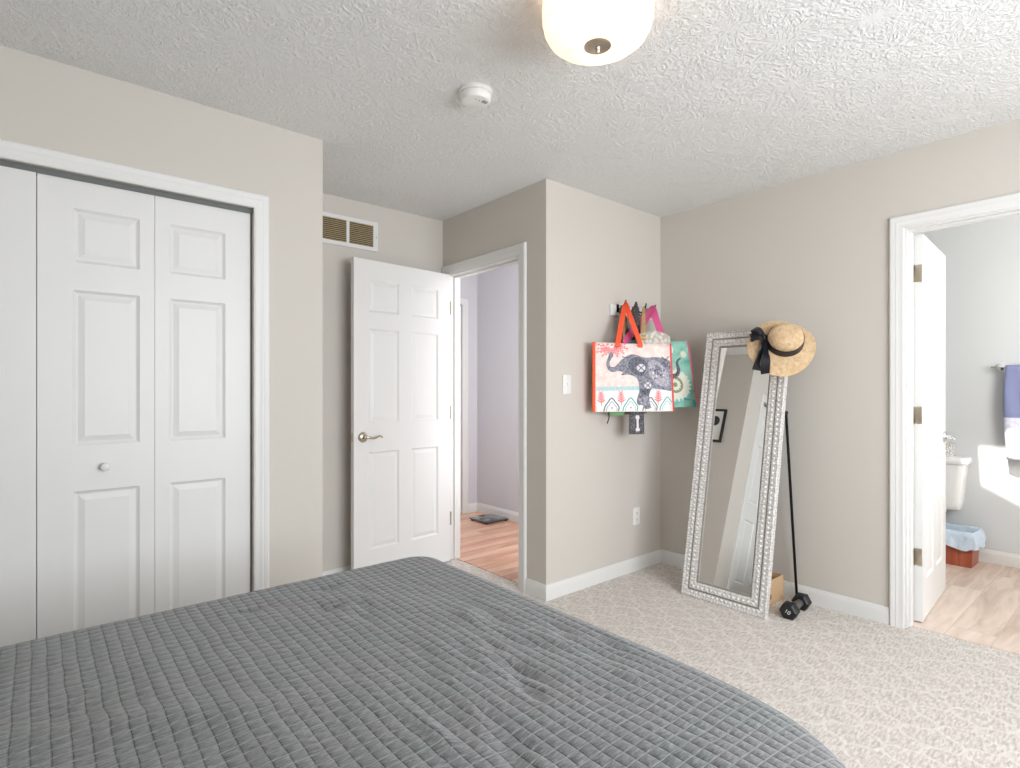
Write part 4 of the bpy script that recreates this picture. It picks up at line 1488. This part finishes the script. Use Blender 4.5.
# ------------------------------------------------------------------ bathroom: toilet, bin, towel
toilet = thing('toilet', 'white porcelain toilet partly hidden by the open bathroom door', 'toilet', (XB - .012, 1.126, 0.003))
def rrect(hw, hd, cx, z, rad, n=6):
    pts = []
    for qx, qy, a0 in ((1, 1, 0), (-1, 1, 90), (-1, -1, 180), (1, -1, 270)):
        for k in range(n + 1):
            a = R(a0 + 90 * k / n)
            pts.append((cx + qx * (hd - rad) + rad * cos(a), qy * (hw - rad) + rad * sin(a), z))
    return pts
def loft(loops):
    b = nb()
    rg = [[b.verts.new(p) for p in lp] for lp in loops]
    n = len(rg[0])
    for a_, c_ in zip(rg, rg[1:]):
        for k in range(n):
            b.faces.new((a_[k], a_[(k + 1) % n], c_[(k + 1) % n], c_[k]))
    b.faces.new(rg[0][::-1]); b.faces.new(rg[-1])
    return b
# tank: x negative is forward
obj('tank', loft([rrect(.158, .070, -.095, .362, .05), rrect(.176, .080, -.095, .370, .05), rrect(.188, .088, -.095, .42, .045), rrect(.200, .092, -.095, .60, .04), rrect(.210, .095, -.095, .690, .04)]), M['porcelain'], toilet, True, 50)
obj('tank_lid', loft([rrect(.212, .098, -.100, .690, .04), rrect(.226, .104, -.100, .696, .045), rrect(.228, .105, -.100, .722, .045), rrect(.222, .100, -.100, .736, .045), rrect(.20, .08, -.100, .740, .04)]), M['porcelain'], toilet, True, 50)
def egg(s, x_c, z, lenf=.29, lenb=.15, hw=.152, n=32):
    out_ = []
    for k in range(n):
        a = 2 * pi * k / n
        c_, s_ = cos(a), sin(a)
        out_.append((x_c - (lenf if c_ > 0 else lenb) * s * c_, hw * s * s_, z))
    return out_
obj('bowl', loft([egg(.52, -.36, 0.0), egg(.55, -.36, .02), egg(.50, -.36, .12), egg(.62, -.38, .22), egg(.88, -.42, .32), egg(1.0, -.43, .375), egg(.98, -.43, .385)]), M['porcelain'], toilet, True, 50)
obj('seat', loft([egg(1.02, -.43, .386), egg(1.04, -.43, .392), egg(1.04, -.43, .402), egg(1.02, -.43, .406)]), M['plastic'], toilet, True, 50)
obj('seat_lid', loft([egg(1.03, -.43, .408), egg(1.05, -.43, .413), egg(1.04, -.43, .424), egg(.98, -.43, .428)]), M['plastic'], toilet, True, 50)
b = nb(); tube(b, [(-.187, .14, .645), (-.20, .14, .645), (-.205, .11, .640), (-.205, .075, .634)], .007, 10)
obj('flush_lever', b, M['chrome'], toilet, True)

bk = thing('basket', 'small pale woven basket on the toilet tank', 'basket', (XB - .105, 1.035, .7435))
b = nb(); lathe(b, [(0, 0), (.040, 0), (.044, .03), (.052, .085), (.054, .090), (.049, .088), (.040, .02), (0, .015)], 28)
obj('basket_body', b, M['basket'], bk, True, 50)
b = nb(); tube(b, [(.053 * cos(2 * pi * k / 28), .053 * sin(2 * pi * k / 28), .089) for k in range(29)], .004, 8)
obj('basket_rim', b, M['basket'], bk, True)

tr_ = thing('waste_bin', 'red-brown wooden waste bin with a pale blue liner', 'bin', (XB - .165, 0.974, 0.003))
bx2, by2, bh = 0.110, 0.122, 0.232
b = nb()
lo_ = [(-bx2, -by2), (bx2, -by2), (bx2, by2), (-bx2, by2)]
def ringv(b, sc_, z, rad=0):
    return [b.verts.new((x * sc_, y * sc_, z)) for x, y in lo_]
r0 = ringv(b, .92, 0); r1 = ringv(b, 1.0, bh); r2 = ringv(b, .96, bh); r3 = ringv(b, .88, .012)
for a_, c_ in ((r0, r1), (r1, r2), (r2, r3)):
    for k in range(4):
        b.faces.new((a_[k], a_[(k + 1) % 4], c_[(k + 1) % 4], c_[k]))
b.faces.new(r0[::-1]); b.faces.new(r3)
bb_ = obj('bin_body', b, [M['red_wood']], tr_)
# crumpled liner folded over the rim
b = nb()
NP = 120
def perim(t):
    L = 4 * (bx2 + by2); d = (t % 1.0) * L
    for (x0, y0), (x1, y1) in zip(lo_, lo_[1:] + lo_[:1]):
        l = hypot(x1 - x0, y1 - y0)
        if d <= l:
            return x0 + (x1 - x0) * d / l, y0 + (y1 - y0) * d / l
        d -= l
    return lo_[0]
rings = []
for lv, (sc_, z_, cr_) in enumerate(((.86, bh - .13, .004), (.90, bh - .06, .006), (.945, bh + .002, .003), (1.0, bh + .012, .003), (1.05, bh + .004, .005), (1.075, bh - .03, .014), (1.10, bh - .06, .02), (1.12, bh - .10, .024))):
    ring = []
    for k in range(NP):
        x, y = perim(k / NP)
        w_ = noise.noise(Vector((x * 22, y * 22, z_ * 18))) * cr_ * 2
        w_ = abs(w_) if lv > 3 else w_
        dz = noise.noise(Vector((x * 15 + 5, y * 15, 1.0))) * (.035 if lv == 7 else .012 if lv > 4 else .004)
        l = hypot(x, y)
        ring.append(b.verts.new((x * sc_ + x / l * w_, y * sc_ + y / l * w_, z_ + dz)))
    rings.append(ring)
for a_, c_ in zip(rings, rings[1:]):
    for k in range(NP):
        b.faces.new((a_[k], a_[(k + 1) % NP], c_[(k + 1) % NP], c_[k]))
obj('bin_liner', b, M['liner'], tr_, True)

rl = thing('towel_rail', 'chrome towel rail on the sunlit bathroom wall', 'towel rail', (XB, 0.755, 1.375))
b = nb(); tube(b, [(-.070, -.62, 0), (-.070, .035, 0)], .008, 12)
obj('bar', b, M['chrome'], rl, True, 40)
for y_ in (0.0, -.58):
    b = nb(); lathe(b, [(0, 0), (.026, 0), (.026, .006), (.020, .012), (.011, .016), (.011, .058), (.015, .064), (.0165, .072), (.012, .082), (0, .085)], 20, Matrix.Translation((0, y_, 0)) @ Matrix.Rotation(R(-90), 4, 'Y'))
    obj('post', b, M['chrome'], rl, True, 40)

tw = thing('towel', 'blue and white bath towel hanging on the chrome rail', 'towel')
b = nb()
NY, NZ = 22, 40
tx, tz_ = XB - .070, 1.375
g = []
for i in range(NY + 1):
    y = 0.715 - 0.36 * i / NY
    col_ = []
    for j in range(NZ + 1):
        s_ = -0.30 + (0.30 + 0.645) * j / NZ      # negative: behind the bar
        wave = .007 * sin(i * .9 + 1.2 * sin(j * .12)) * min(1, abs(s_) * 4)
        if abs(s_) < .016:
            a = s_ / .016 * pi / 2
            p = Vector((tx - .012 * sin(a), y, tz_ + .012 * cos(a)))
        else:
            sg = 1 if s_ > 0 else -1
            p = Vector((tx - sg * .012 - sg * .010 * min(1, abs(s_) * 3) - wave, y + .010 * sin(s_ * 6) * (1 - i / NY), tz_ - abs(s_) + .016))
        col_.append(b.verts.new(p))
    g.append(col_)
for i in range(NY):
    for j in range(NZ):
        f = b.faces.new((g[i][j], g[i + 1][j], g[i + 1][j + 1], g[i][j + 1]))
        s_ = -0.30 + 0.945 * (j + .5) / NZ
        lim = 0.36 + .0 * i
        f.material_index = 1 if s_ > lim else 0
o = obj('towel_cloth', b, [M['towel_blue'], M['towel_white']], tw, True)
md = o.modifiers.new('thickness', 'SOLIDIFY'); md.thickness = 0.004; md.offset = 0
